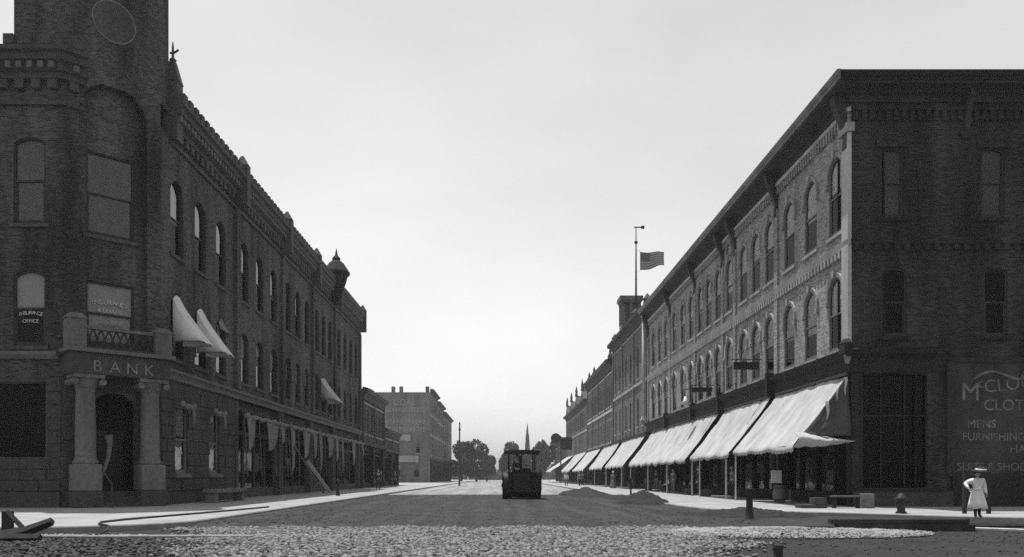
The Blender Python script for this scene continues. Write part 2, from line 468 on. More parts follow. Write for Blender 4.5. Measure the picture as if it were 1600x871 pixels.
def wall(bld, F, u0, u1, v0, v1, rows, mat, depth=0.28, y=0.0, name='wall', back=True):
    """rows: (sill, height, rise, [(ua, ub), ...]) in rising order; openings with real reveals"""
    mb = MB(); cur = v0
    for sill, h, rise, ops in rows:
        if sill > cur + 1e-6: mb.quad((u0, y, cur), (u1, y, cur), (u1, y, sill), (u0, y, sill))
        top = sill + h; x = u0
        for ua, ub in ops:
            mb.quad((x, y, sill), (ua, y, sill), (ua, y, top), (x, y, top)); x = ub
            c = (ua + ub) / 2
            ol = [(c + p[0], sill + p[1]) for p in outline(ub - ua, h, rise)]
            n = len(ol)
            if rise > 0:
                hd = ol[2:]
                for j in range(len(hd) - 1):
                    a, b = hd[j], hd[j + 1]
                    mb.quad((b[0], y, b[1]), (a[0], y, a[1]), (a[0], y, top), (b[0], y, top))
            for j in range(n):
                a, b = ol[j], ol[(j + 1) % n]
                mb.quad((a[0], y, a[1]), (b[0], y, b[1]), (b[0], y + depth, b[1]), (a[0], y + depth, a[1]))
        mb.quad((x, y, sill), (u1, y, sill), (u1, y, top), (x, y, top))
        cur = top
    if v1 > cur: mb.quad((u0, y, cur), (u1, y, cur), (u1, y, v1), (u0, y, v1))
    me = bpy.data.meshes.new(name); me.from_pydata(mb.v, [], mb.f); me.materials.append(M[mat])
    o = inst(name, me, bld, F)
    if back:
        MB().box(u0 + 0.02, u1 - 0.02, y + 1.3, y + 1.35, v0, v1).build('dark_backing', 'room_dark', bld, F)  # dark sheet added to stand for the unlit rooms behind the openings
    return o

def dentils(path, out0, out1, z0, z1, step, wid):
    mb = MB()
    for i in range(len(path) - 1):
        a, b = Vector(path[i]), Vector(path[i + 1]); d = (b - a); L = d.length; d.normalize(); nrm = Vector((-d.y, d.x))
        k = int(L / step)
        for j in range(k):
            c = a + d * ((j + 0.5) * L / k)
            p = [c - d * wid / 2 + nrm * out0, c + d * wid / 2 + nrm * out0, c + d * wid / 2 + nrm * out1, c - d * wid / 2 + nrm * out1]
            mb.prism([(q.x, q.y) for q in p], z0, z1)
    return mb

def corbel_parts(bld, name, path, out0, out1, z0, z1, step, wid, mat):
    me = MB().box(-wid / 2, wid / 2, 0, out1 - out0, 0, z1 - z0).mesh(mat)
    for i in range(len(path) - 1):
        a, b = Vector(path[i]), Vector(path[i + 1]); d = (b - a); L = d.length; d.normalize(); nrm = Vector((-d.y, d.x))
        k = max(1, int(L / step))
        for j in range(k):
            c = a + d * ((j + 0.5) * L / k) + nrm * out0
            inst(name, me, bld, Matrix.Translation((c.x, c.y, z0)) @ Matrix.Rotation(math.atan2(d.y, d.x), 4, 'Z'))

# ------------------------------------------------------------------ the ground
def fbm(x, y, s=1.0, o=3):
    return noise.fractal(Vector((x * s, y * s, 3.3)), 1.0, 2.0, o)

g = MB().quad((-260, -30, -0.16), (260, -30, -0.16), (260, 430, -0.16), (-260, 430, -0.16))
tag(g.build('ground', 'earth'), kind='structure')

def grid_sheet(name, mat, xs, ys, zf, inside=None, kind='structure', smooth=True):
    mb = MB(); idx = {}
    for i, x in enumerate(xs):
        for j, y in enumerate(ys):
            idx[i, j] = len(mb.v); mb.v.append((x, y, zf(x, y)))
    for i in range(len(xs) - 1):
        for j in range(len(ys) - 1):
            if inside is None or inside((xs[i] + xs[i + 1]) / 2, (ys[j] + ys[j + 1]) / 2):
                mb.f.append((idx[i, j], idx[i + 1, j], idx[i + 1, j + 1], idx[i, j + 1]))
    me = bpy.data.meshes.new(name); me.from_pydata(mb.v, [], mb.f); me.materials.append(M[mat])
    if smooth: me.polygons.foreach_set('use_smooth', [True] * len(me.polygons))
    return tag(inst(name, me), kind=kind)

# unfinished pale roadway beyond, dark fresh layer in front of it
tag(MB().box(-8.35, 7.45, 50, 425, -0.2, -0.125).build('road', 'far_road'), kind='structure')
def road_edge_near(x): return 21.3 + 0.35 * fbm(x, 0, 0.7) + (0.9 if x > 6 else 0) * (x - 6) * 0.15
def road_z(x, y):
    e = min(1.0, max(0.0, (y - road_edge_near(x)) / 0.6)) * min(1.0, max(0.0, (57.5 + fbm(x, 9, 0.6) - y) / 1.5))
    return -0.15 + e * (0.075 + 0.012 * fbm(x, y, 1.6) + 0.012 * (1 - (x / 8) ** 2))
grid_sheet('road_paving_layer', 'asphalt', np.linspace(-8.3, 12.2, 124), np.concatenate([np.linspace(20.6, 34, 90), np.linspace(34.3, 59.5, 60)]), road_z,
           inside=lambda x, y: x < 7.4 or (y < 27.6 - (x - 7.4) * 0.45))

def kerb_path_left():
    pts = [(-8.3, 425), (-8.3, 22.2)]
    for k in range(1, 9):
        t = k / 8 * math.pi / 2
        pts.append((-8.3 - 3.2 * (1 - math.cos(t)), 22.2 - 3.2 * math.sin(t)))
    return pts + [(-70, 19.0)]
def kerb_path_right():
    return [(70, 22.9), (18, 22.9), (15.4, 23.3), (13.6, 24.4), (12.3, 25.7), (11.0, 26.8), (9.6, 27.6), (8.4, 28.6), (7.7, 30.2), (7.4, 33), (7.4, 425)]
kl, kr = kerb_path_left(), kerb_path_right()
def slab(name, path, far, mat='sidewalk'):
    o = MB().prism(path + far, -0.5, 0.0).build(name, mat); return tag(o, kind='structure')
inner_l = [(p[0] - 0.16 if i < 2 else p[0] - 0.16 * math.cos((i - 1) / 8 * math.pi / 2) if i < 10 else p[0], p[1] + (0 if i < 2 else 0.16 * math.sin((i - 1) / 8 * math.pi / 2) if i < 10 else 0.16)) for i, p in enumerate(kl)]
slab('pavement_west', inner_l, [(-70, 425)])
inner_r = [(x + (0.15 if y > 23 else 0), y + (0.15 if y < 30 else 0)) for x, y in kr]
slab('pavement_east', inner_r, [(70, 425)])
KP = [(0, -0.4), (0, -0.02), (-0.02, 0.006), (-0.17, 0.006), (-0.17, -0.4)]
tag(MB().sweep(kl[::1], KP).build('kerb_west', 'kerbstone'), kind='structure')
tag(MB().sweep(kr, KP).build('kerb_east', 'kerbstone'), kind='structure')

# crushed stone in the crossing: real chips, too many to count
ICO = None
def chips(name, label, pts, sizes, mat):
    bm = bmesh.new(); bmesh.ops.create_icosphere(bm, subdivisions=1, radius=1)
    bv = np.array([v.co[:] for v in bm.verts]); bf = np.array([[v.index for v in f.verts] for f in bm.faces]); bm.free()
    N = len(pts); nv = len(bv)
    V = bv[None] * (1 + 0.28 * rng.standard_normal((N, nv, 1)).clip(-1.5, 1.5))
    V = V * (np.stack([rng.uniform(0.7, 1.3, N), rng.uniform(0.6, 1.1, N), rng.uniform(0.4, 0.8, N)], 1)[:, None, :])
    a = rng.uniform(0, 2 * np.pi, N); ca, sa = np.cos(a), np.sin(a)
    t = rng.uniform(-0.5, 0.5, N); ct, st = np.cos(t), np.sin(t)
    x, y, z = V[..., 0].copy(), V[..., 1].copy(), V[..., 2].copy()
    y2 = y * ct[:, None] - z * st[:, None]; z2 = y * st[:, None] + z * ct[:, None]
    x3 = x * ca[:, None] - y2 * sa[:, None]; y3 = x * sa[:, None] + y2 * ca[:, None]
    V = np.stack([x3, y3, z2], -1) * sizes[:, None, None] + pts[:, None, :]
    F = (bf[None] + (np.arange(N) * nv)[:, None, None]).reshape(-1, 3)
    me = bpy.data.meshes.new(name)
    me.vertices.add(N * nv); me.vertices.foreach_set('co', V.reshape(-1).astype(np.float32))
    me.loops.add(F.size); me.loops.foreach_set('vertex_index', F.reshape(-1).astype(np.int32))
    me.polygons.add(len(F)); me.polygons.foreach_set('loop_start', np.arange(0, F.size, 3, dtype=np.int32))
    me.polygons.foreach_set('loop_total', np.full(len(F), 3, dtype=np.int32))
    me.update(calc_edges=True); me.materials.append(M[mat])
    o = inst(name, me); return tag(o, label, 'gravel', kind='stuff')

N = 75000
px = rng.uniform(-8.5, 6.2, N); py = rng.uniform(11.2, 21.9, N)
keep = (px > -7.4 + 0.36 * (20 - py) + 0.35 * np.sin(py * 2.1) + rng.normal(0, 0.45, N)) & (px < 5.6 - 0.3 * (20 - py) + 0.4 * np.sin(py * 1.7) + rng.normal(0, 0.5, N)) & (py < 21.3 + 0.3 * np.sin(px * 1.9) + 0.2 * np.sin(px * 4.3 + 1) - np.abs(rng.normal(0, 0.45, N)))
px, py = px[keep], py[keep]
sz = 0.014 + 0.046 * rng.uniform(0, 1, len(px)) ** 1.5
chips('crushed_stone', 'pale crushed stone spread over the crossing in the foreground', np.stack([px, py, -0.155 + sz * 0.5], 1), sz, 'stone_chip')
N = 9000
px = rng.uniform(-16, -3.0, N); py = rng.uniform(11, 17.2, N); k = px < -5.9 + 0.36 * (17 - py) + rng.normal(0, 0.7, N); px, py = px[k], py[k]
sz = rng.uniform(0.02, 0.06, len(px))
chips('dark_gravel', 'dark loose gravel at the lower left of the crossing', np.stack([px, py, -0.155 + sz * 0.4], 1), sz, 'stone_chip_dark')
N = 2600
px = rng.uniform(4.6, 24, N); py = rng.uniform(10.5, 21.5, N)
sz = rng.uniform(0.01, 0.03, N)
chips('scattered_gravel', 'sparse dark gravel on bare earth at the lower right', np.stack([px, py, -0.16 + sz * 0.4], 1), sz, 'stone_chip_dark')

def mound(name, label, cx, cy, lx, ly, h, mat, rough=0.25, cat='heap', rz=0.0, n=44, seed=0):
    mb = MB(); ids = {}
    for i in range(n + 1):
        for j in range(n + 1):
            u, v = 2 * i / n - 1, 2 * j / n - 1
            r = math.hypot(u, v)
            e = max(0.0, 1 - r * (1 + 0.25 * fbm(u * 2 + seed, v * 2, 1.0)))
            z = h * (e ** 0.85) * (1 + rough * fbm(u * 3 + seed, v * 3 + 5, 1.5)) + (0.05 * fbm(u * 12 + seed, v * 12, 1.0, 5) if e > 0 else 0)
            ids[i, j] = len(mb.v); mb.v.append((u * lx, v * ly, z if e > 0 else -0.06))
    for i in range(n):
        for j in range(n): mb.f.append((ids[i, j], ids[i + 1, j], ids[i + 1, j + 1], ids[i, j + 1]))
    me = bpy.data.meshes.new(name); me.from_pydata(mb.v, [], mb.f); me.materials.append(M[mat])
    me.polygons.foreach_set('use_smooth', [True] * len(me.polygons))
    return tag(inst(name, me, None, Matrix.Translation((cx, cy, -0.1)) @ Matrix.Rotation(rz, 4, 'Z')), label, cat)
N = 5000
px = rng.uniform(-8.0, 7.2, N); py = 21.8 + 36 * rng.uniform(0, 1, N) ** 1.6; sz = rng.uniform(0.010, 0.028, N)
chips('paving_crumbs', 'dark crumbs of paving material over the fresh road layer', np.stack([px, py, -0.07 + sz * 0.2], 1), sz, 'asphalt')
mound('paving_heap', 'taller dark heap of paving material at the right kerb', 6.7, 38.0, 1.35, 2.3, 0.62, 'paving_heap', seed=2)
mound('paving_heap', 'long low dark heap of paving material at the right kerb, farther back', 6.0, 57.5, 1.7, 9.0, 0.55, 'paving_heap', seed=7)
mound('paving_heap', 'flat dark heap of paving material at the right street corner', 8.1, 26.2, 2.0, 1.9, 0.3, 'paving_heap', seed=12)
mound('paving_heap', 'thin dark ridge of paving material between the two kerb heaps', 6.9, 45.5, 0.8, 5.0, 0.28, 'paving_heap', seed=4)
sp = mound('sand_heap', 'low spread of pale rubble beside the dark timbers', 6.9, 19.2, 2.7, 1.3, 0.05, 'stone_chip', rough=0.5, seed=21)
N = 7000
a = rng.uniform(0, 6.28, N); rr = np.sqrt(rng.uniform(0, 1, N))
px = 6.9 + 3.3 * rr * np.cos(a); py = 19.1 + 1.8 * rr * np.sin(a); sz = rng.uniform(0.012, 0.045, N)
chips('rubble_chips', 'pale rubble chips strewn round the low heap at right', np.stack([px, py, -0.145 + 0.10 * (1 - rr) + sz * 0.4], 1), sz, 'stone_chip_pale')
N = 1500
px = rng.uniform(-13, -3.5, N); py = 17.75 + 0.14 * rng.standard_normal(N) + 0.12 * np.sin(px * 1.1); sz = rng.uniform(0.02, 0.06, N)
chips('gutter_chips', 'pale stone chips in a strip along the left crossing edge', np.stack([px, py, -0.15 + sz * 0.4], 1), sz, 'stone_chip_pale')
# kerb stones not yet set, lying in a line across the side street at left
ks = thing('edging_strip', 'narrow pale edging strip laid across the left side street', 'edging', (-10, 17.3, -0.15))
x = -17.5
while x < -6.0:
    L = random.uniform(0.9, 1.5)
    bevel(MB().box(x, x + L - 0.03, 17.25 + random.uniform(-0.03, 0.03), 17.45, -0.15, -0.07 + random.uniform(-0.015, 0.015)).build('edging_stone', 'kerbstone', ks), 0.015); x += L
# a hose lying on the left pavement
hp = [(-9.2, 17.75, -0.12), (-9.25, 18.5, -0.11), (-9.3, 18.92, -0.06), (-9.35, 19.05, 0.03), (-9.9, 19.7, 0.03), (-10.3, 20.6, 0.03), (-10.3, 21.8, 0.03), (-10.1, 23.2, 0.03), (-9.8, 25.0, 0.03), (-9.4, 27.5, 0.03), (-9.0, 31, 0.03)]
tag(MB().tube(hp, 0.03, 8).build('hose', 'iron', smooth=True), 'thin dark hose curving over the bright left pavement', 'hose')

# ------------------------------------------------------------------ right-hand corner block
RX, RY0, RY1 = 14.0, 32.0, 76.4
EB = thing('corner_block', 'long three storey brick corner block with hooded windows and deep cornice at right', 'building', (RX, RY0, 0))
FE = frame_at(RX, RY1, FACE_W); FS = frame_at(RX, RY0, 0)
PE = [(58, RY0), (RX, RY0), (RX, RY1)]
WY = [33.45, 36.16, 38.85, 41.7, 43.95, 46.2, 49.05, 51.6, 53.95, 56.2, 58.9, 61.6, 64.6, 67.9, 70.6, 73.5]
wu = [RY1 - y for y in WY][::-1]
half = 0.70
wall(EB, FE, 0, RY1 - RY0, 5.4, 16.4, [(6.45, 3.05, 0.5, [(u - half, u + half) for u in wu]), (11.3, 3.2, 0.5, [(u - half, u + half) for u in wu])], 'brick_light')
for k, u in enumerate(wu):
    for z, h in ((6.45, 3.05), (11.3, 3.2)):
        bl = random.choice([0.5, 0.5, 0.48, 0.55, 0.42, 0.62, 0.5])
        window(EB, FE, u, z, 2 * half, h, 0.5, fmat='frame_paint', smat='stone_trim', hood=True, blind=bl, dy=-0.035)
su = [1.62, 5.66, 9.7, 13.75, 17.8]; sw = 0.475
wall(EB, FS, 0, 44, 0.0, 16.4, [(0.75, 4.55, 0, [(0.32, 3.05)]), (6.8, 2.75, 0.14, [(u + 0.12 - sw, u + 0.12 + sw) for u in su]), (11.55, 2.8, 0.14, [(u - sw, u + sw) for u in su])], 'brick_shaded')
for k, u in enumerate(su):
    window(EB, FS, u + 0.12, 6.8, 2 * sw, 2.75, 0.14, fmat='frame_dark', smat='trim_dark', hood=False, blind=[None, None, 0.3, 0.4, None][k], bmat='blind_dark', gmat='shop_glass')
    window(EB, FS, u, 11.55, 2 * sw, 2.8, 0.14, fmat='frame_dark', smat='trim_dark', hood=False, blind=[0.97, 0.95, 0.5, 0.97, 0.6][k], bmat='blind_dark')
    MB().box(u - 0.65, u + 0.65, -0.07, 0.0, 14.36, 14.6).build('lintel', 'brick_shaded', EB, FS)
# back, far end and roof
MB().box(RX + 0.3, 57.9, RY0 + 1.5, RY1 - 0.05, 16.2, 16.4).build('roof', 'roof_tar', EB)
MB().box(RX + 0.02, 57.9, RY1 - 0.3, RY1, 0.0, 16.38).build('end_wall', 'brick_shaded', EB)
MB().box(57.6, 57.9, RY0 + 0.01, RY1 - 0.31, 0.0, 16.38).build('end_wall', 'brick_shaded', EB)
# cornice, string, dentils, belt
MB().sweep(PE, [(0, 16.15), (0.06, 16.15), (0.10, 16.4), (0.30, 16.46), (0.34, 16.52), (0.80, 16.56), (0.84, 16.6), (0.84, 16.76), (0.92, 16.82), (0.92, 16.97), (0, 17.12)]).build('cornice', 'cornice_metal', EB)
GP = [(0.84, 16.64), (0.88, 16.64), (0.90, 16.74), (0.95, 16.8), (1.0, 16.96), (0.98, 17.0), (0.84, 17.02)]
MB().sweep([(RX, RY0 - 1.0), (RX, RY1)], GP).build('gutter', 'fascia_metal', EB)
MB().sweep([(58, RY0), (RX - 0.83, RY0)], GP).build('gutter', 'trim_dark', EB)  # shaded run of the same gutter, its shade put into a darker colour
MB().sweep(PE[1:], [(0, 15.82), (0.14, 15.82), (0.16, 15.98), (0.0, 16.0)]).build('string_course', 'stone_pale', EB)
MB().sweep(PE[:2], [(0, 15.82), (0.12, 15.82), (0.12, 15.98), (0.0, 16.0)]).build('string_course', 'brick_shaded', EB)
tag(dentils(PE[1:], 0, 0.11, 15.42, 15.82, 0.29, 0.15).build('corbel_table', 'brick_light', EB), kind='stuff')
tag(dentils(PE[:2], 0, 0.09, 15.42, 15.82, 0.32, 0.17).build('corbel_table', 'brick_shaded', EB), kind='stuff')
MB().sweep(PE[1:], [(0, 10.42), (0.12, 10.42), (0.15, 10.72), (0.0, 10.76)]).build('belt_course', 'stone_trim', EB)
tag(dentils(PE[1:], 0, 0.12, 10.16, 10.42, 0.36, 0.2).build('belt_corbels', 'stone_trim', EB), kind='stuff')
MB().sweep(PE[:2], [(0, 10.5), (0.10, 10.5), (0.12, 10.74), (0.0, 10.76)]).build('belt_course', 'brick_shaded', EB)
tag(dentils(PE[:2], 0, 0.09, 10.26, 10.5, 0.4, 0.22).build('belt_corbels', 'brick_shaded', EB), kind='stuff')
# corner pilaster with its cap, and narrow pilasters between the bays with scroll brackets above
bevel(MB().box(RX - 0.13, RX + 0.02, RY0 - 0.02, RY0 + 0.62, 6.4, 15.0).build('corner_pilaster', 'stone_pale', EB), 0.02)
MB().box(RX - 0.22, RX + 0.1, RY0 - 0.1, RY0 + 0.75, 15.0, 15.35).build('pilaster_cap', 'stone_trim', EB)
BAY = [40.55, 47.75, 50.4, 57.6, 66.2, 75.9]
prof_front = [(0, 15.0), (0.06, 14.98), (0.12, 15.1), (0.12, 15.4), (0.3, 15.9), (0.5, 16.2), (0.55, 16.53), (0, 16.53)]
prof = [(0, 14.35), (0.08, 14.3), (0.16, 14.45), (0.14, 14.9), (0.2, 15.2), (0.45, 15.75), (0.62, 16.2), (0.66, 16.53), (0, 16.53)]
def bracket(y0, y1):
    mb = MB(); n = len(prof)
    mb.add([(RX - o, y0, z) for o, z in prof] + [(RX - o, y1, z) for o, z in prof], [tuple(range(n)), tuple(range(n, 2 * n))[::-1]] + [(i, (i + 1) % n, n + (i + 1) % n, n + i) for i in range(n)])
    return mb
for y in BAY:
    MB().box(RX - 0.10, RX, y - 0.24, y + 0.24, 6.4, 14.7).build('pilaster', 'brick_light', EB)
    bracket(y - 0.14, y + 0.14).build('bracket', 'cornice_metal', EB)
for x in (18.6, 25, 31.4):
    mb = MB(); n = len(prof_front)
    mb.add([(x - 0.1, RY0 - o, z) for o, z in prof_front] + [(x + 0.1, RY0 - o, z) for o, z in prof_front], [tuple(range(n)), tuple(range(n, 2 * n))[::-1]] + [(i, (i + 1) % n, n + (i + 1) % n, n + i) for i in range(n)])
    mb.build('bracket', 'cornice_metal', EB)
    MB().frustum((x, RY0 - 0.06), 0.16, 0.06, 0.3, 0.06, 14.7, 14.97).build('bracket_base', 'brick_shaded', EB)
bracket(RY0 + 0.1, RY0 + 0.5).build('bracket', 'cornice_metal', EB)
# roundel of the narrow middle bay
mb = MB()
for k in range(20):
    t0, t1 = 2 * math.pi * k / 20, 2 * math.pi * (k + 1) / 20
    for r0, r1 in ((0.42, 0.56),):
        mb.quad((RX - 0.08, 49.05 + r0 * math.cos(t0), 15.0 + r0 * math.sin(t0)), (RX - 0.08, 49.05 + r1 * math.cos(t0), 15.0 + r1 * math.sin(t0)), (RX - 0.08, 49.05 + r1 * math.cos(t1), 15.0 + r1 * math.sin(t1)), (RX - 0.08, 49.05 + r0 * math.cos(t1), 15.0 + r0 * math.sin(t1)))
        mb.quad((RX - 0.08, 49.05 + r1 * math.cos(t0), 15.0 + r1 * math.sin(t0)), (RX, 49.05 + r1 * math.cos(t0), 15.0 + r1 * math.sin(t0)), (RX, 49.05 + r1 * math.cos(t1), 15.0 + r1 * math.sin(t1)), (RX - 0.08, 49.05 + r1 * math.cos(t1), 15.0 + r1 * math.sin(t1)))
mb.build('roundel', 'stone_trim', EB)
# shop-front cornice with carved block on the corner
SP = [(17.3, RY0), (RX, RY0), (RX, RY1)]
MB().sweep(SP, [(0, 5.36), (0.10, 5.36), (0.14, 5.5), (0.14, 5.9), (0.36, 6.08), (0.40, 6.25), (0.05, 6.38), (0.0, 6.38)]).build('shopfront_cornice', 'trim_dark', EB)
mb = MB().box(RX - 0.44, RX - 0.1, RY0 - 0.44, RY0 + 0.15, 6.1, 6.5)
mb.frustum((RX - 0.27, RY0 - 0.15), 0.18, 0.3, 0.08, 0.1, 6.5, 6.68)
mb.build('corner_block_ornament', 'trim_dark', EB)
mb = MB().frustum((RX - 0.2, RY0 - 0.12), 0.06, 0.06, 0.13, 0.13, 5.7, 6.1); mb.build('corner_console', 'fascia_metal', EB)
for y in (41.0, 50.4, 57.6, 66.8):
    MB().box(RX - 0.44, RX - 0.02, y - 0.16, y + 0.16, 5.3, 6.5).build('cornice_block', 'trim_dark', EB)

def shopfront(bld, X, y0, y1, ztop=5.36, mat='trim_dark', sgn=-1, panes=4):
    """recessed shop window bay facing the street; sgn -1 faces west, +1 faces east"""
    d = -sgn
    xr = X + d * 0.35
    def bx(a, b): return (min(a, b), max(a, b))
    x0, x1 = bx(X, X + d * 0.5)
    for y in (y0 + 0.22, y1 - 0.22):
        MB().box(x0, x1, y - 0.2, y + 0.2, 0.0, ztop - 0.02).build('pier', mat, bld)
    inn0, inn1 = y0 + 0.42, y1 - 0.42
    a, b = bx(xr, xr + d * 0.2)
    MB().box(a, b, inn0, inn1, 0.0, 0.55).build('bulkhead', mat, bld)
    MB().box(a, b, inn0, inn1, 3.55, 3.75).build('transom_bar', mat, bld)
    MB().box(a, b, inn0, inn1, ztop - 0.5, ztop - 0.02).build('fascia', mat, bld)
    st = (inn1 - inn0) / panes
    for k in range(panes + 1):
        y = inn0 + k * st
        MB().box(a - 0.03, b - 0.01, max(inn0, y - 0.05), min(inn1, y + 0.05), 0.55, ztop - 0.5).build('mullion', mat, bld)
    for k in range(panes):
        ya, yb = inn0 + k * st + 0.05, inn0 + (k + 1) * st - 0.05
        for z0, z1 in ((0.55, 3.55), (3.75, ztop - 0.5)):
            MB().quad((xr + d * 0.1, ya, z0), (xr + d * 0.1, yb, z0), (xr + d * 0.1, yb, z1), (xr + d * 0.1, ya, z1)).build('pane', 'shop_glass', bld)
    a, b = bx(X + d * 2.6, X + d * 2.65)
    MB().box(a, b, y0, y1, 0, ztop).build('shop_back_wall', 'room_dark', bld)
shopfront(EB, RX, 32.05, 40.8, panes=4)
for y0, y1, p in ((41.0, 50.3, 4), (50.5, 57.5, 3), (57.7, 66.7, 4), (66.9, 76.3, 4)): shopfront(EB, RX, y0, y1, panes=p)
# side shop window at the corner
MB().box(RX + 0.32, RX + 3.05, RY0 + 0.14, RY0 + 0.22, 3.62, 3.68).build('transom_bar', 'iron_roller', EB)
for x in (1.25, 2.2): MB().box(RX + x - 0.025, RX + x + 0.025, RY0 + 0.13, RY0 + 0.23, 0.75, 5.3).build('mullion', 'iron_roller', EB)
MB().quad((RX + 0.32, RY0 + 0.19, 0.75), (RX + 3.05, RY0 + 0.19, 0.75), (RX + 3.05, RY0 + 0.19, 5.3), (RX + 0.32, RY0 + 0.19, 5.3)).build('pane', 'shop_glass', EB)
MB().box(RX + 0.05, RX + 4.0, RY0 - 0.16, RY0 - 0.003, 0.0, 0.62).build('base_course', 'stone_bank', EB)
MB().box(RX + 0.1, RX + 3.6, RY0 - 0.22, RY0 - 0.003, 0.63, 0.74).build('window_ledge', 'trim_dark', EB)
MB().box(RX + 4.0, 57.8, RY0 - 0.12, RY0 - 0.003, 0.0, 1.2).build('base_course', 'trim_dark', EB)
# painted wall sign on the side wall
ws = thing('wall_sign', 'tall dark painted clothier advertisement board on the side wall behind the girl', 'sign', (RX + 8, RY0 - 0.05, 1.4))
MB().box(RX + 3.95, RX + 12.2, RY0 - 0.06, RY0 - 0.004, 1.35, 5.75).build('board', 'sign_board', ws)
mb = MB()
for a, b, c, d in ((RX + 3.85, RX + 12.3, 5.75, 5.95), (RX + 3.85, RX + 12.3, 1.2, 1.35)): mb.box(a, b, RY0 - 0.10, RY0 - 0.004, c, d)
mb.box(RX + 3.8, RX + 3.95, RY0 - 0.10, RY0 - 0.004, 1.35, 5.75)
mb.build('frame', 'wood_dark', ws)
def letter(txt, x, z, size, mat='paint_white', parent=ws, name='lettering', y=RY0 - 0.063, align='LEFT', rot=0):
    return inst(name, text_mesh(txt, size, mat, 0.004, align, 0.0), parent, Matrix.Translation((x, y, z)) @ Matrix.Rotation(rot, 4, 'Y') @ STAND)
letter('M', RX + 4.35, 4.25, 1.0)
letter('c', RX + 5.02, 4.75, 0.6)
letter('CLOUD', RX + 5.3, 4.55, 0.72, rot=R(-6))
letter('CLOTHIER', RX + 5.25, 3.85, 0.62)
letter('MENS', RX + 4.6, 3.15, 0.46)
letter('FURNISHINGS', RX + 4.4, 2.65, 0.44)
letter('HATS', RX + 6.3, 2.15, 0.46)
letter('SUITS & SHOES', RX + 4.2, 1.45, 0.44)
mb = MB(); sw_ = [(RX + 4.75 + 0.12 * k, RY0 - 0.07, 5.0 + 0.26 * math.sin(k * 0.27) + 0.02 * k) for k in range(19)]
mb.tube(sw_, [0.03 + 0.035 * abs(math.sin(k * 0.35)) for k in range(19)], 6)
mb.tube([(RX + 6.95 + 0.16 * math.cos(t), RY0 - 0.07, 5.25 + 0.13 * math.sin(t)) for t in [k * 0.6 for k in range(11)]], 0.04, 6)
mb.build('scroll', 'paint_white', ws)

# pipe down the joint between the two right-hand blocks
dp = thing('downpipe', 'pale downpipe at the far end of the right corner block', 'downpipe', (RX - 0.2, 76.55, 6.6))
MB().tube([(RX - 0.36, 76.55, 7.0), (RX - 0.36, 76.55, 16.3)], 0.16, 8).build('pipe', 'stone_pale', dp, smooth=True)
MB().frustum((RX - 0.36, 76.55), 0.3, 0.25, 0.14, 0.14, 6.6, 7.0).build('boot', 'stone_pale', dp)
MB().frustum((RX - 0.36, 76.55), 0.14, 0.14, 0.25, 0.2, 16.3, 16.6).build('hopper', 'stone_pale', dp)

# ------------------------------------------------------------------ awnings over the right pavement
def awning(label, X, y0, y1, proj=2.2, ztop=5.3, zbot=2.4, posts=(), mat='canvas', valance=0.22, seed=0, end=False, sgn=-1, group='canvas awnings along the right pavement'):
    a = thing('awning', label, 'awning', (X, (y0 + y1) / 2, zbot), 0, group)
    ny, nt = max(10, int((y1 - y0) / 0.22)), 16
    bays = max(1, round((y1 - y0) / 2.9))
    mb = MB(); ids = {}
    def pt(s, t):
        y = y0 + (y1 - y0) * s
        q = s * bays
        sag = 0.15 * math.sin(math.pi * t) * (0.6 + 0.4 * math.sin(math.pi * (q % 1.0))) + 0.10 * t * math.sin(math.pi * (q % 1.0))
        wr = 0.04 * fbm(y * 0.8 + seed, t * 2.0 + y * 0.3, 1.6) + 0.015 * fbm(y * 2.5 + seed, t * 3.0 + y, 1.9) + 0.02 * math.sin(y * 5 + t * 4 + seed) * (1 - t) * t * 2
        tw = 0.0
        x = X + sgn * (0.06 + proj * t) - sgn * (-wr)
        z = ztop + (zbot - ztop) * t - sag + wr + 0.05 * fbm(y * 0.5, seed, 1.0)
        return (x, y, z)
    for i in range(ny + 1):
        for j in range(nt + 1):
            ids[i, j] = len(mb.v); mb.v.append(pt(i / ny, j / nt))
    for i in range(ny):
        for j in range(nt): mb.f.append((ids[i, j], ids[i + 1, j], ids[i + 1, j + 1], ids[i, j + 1]))
    k0 = len(mb.v)
    for i in range(ny + 1):
        p = pt(i / ny, 1.0); mb.v.append((p[0] + sgn * 0.02, p[1], p[2] - valance * (0.8 + 0.35 * fbm(p[1], seed, 1.1)) - 0.05 * (i % 2)))
    for i in range(ny): mb.f.append((ids[i, nt], ids[i + 1, nt], k0 + i + 1, k0 + i))
    me = bpy.data.meshes.new('canvas'); me.from_pydata(mb.v, [], mb.f); me.materials.append(M[mat])
    me.polygons.foreach_set('use_smooth', [True] * len(me.polygons))
    o = inst('canvas', me, a); md = o.modifiers.new('thick', 'SOLIDIFY'); md.thickness = 0.012
    xo = X + sgn * (proj - 0.02)
    MB().tube([(xo, y0, zbot - 0.06), (xo, y1, zbot - 0.06)], 0.025, 6).build('front_bar', 'iron', a)
    for y in (y0 + 0.05, y1 - 0.05):
        MB().tube([(X + sgn * 0.1, y, 2.5), (xo, y, zbot - 0.06)], 0.02, 6).build('arm', 'iron', a)
    for y in posts:
        MB().tube([(xo, y, 0.0), (xo, y, zbot - 0.08)], 0.045, 8).build('post', 'pipe_pale', a)
    MB().tube([(X + sgn * 0.1, y0, ztop + 0.05), (X + sgn * 0.1, y1, ztop + 0.05)], 0.07, 8).build('roller', 'wood_mid', a)
    return a
aw = awning('nearest white canvas awning at the right corner, its end torn and its hem rolled', RX, 32.15, 40.5, zbot=2.5, posts=(40.3,), seed=3)
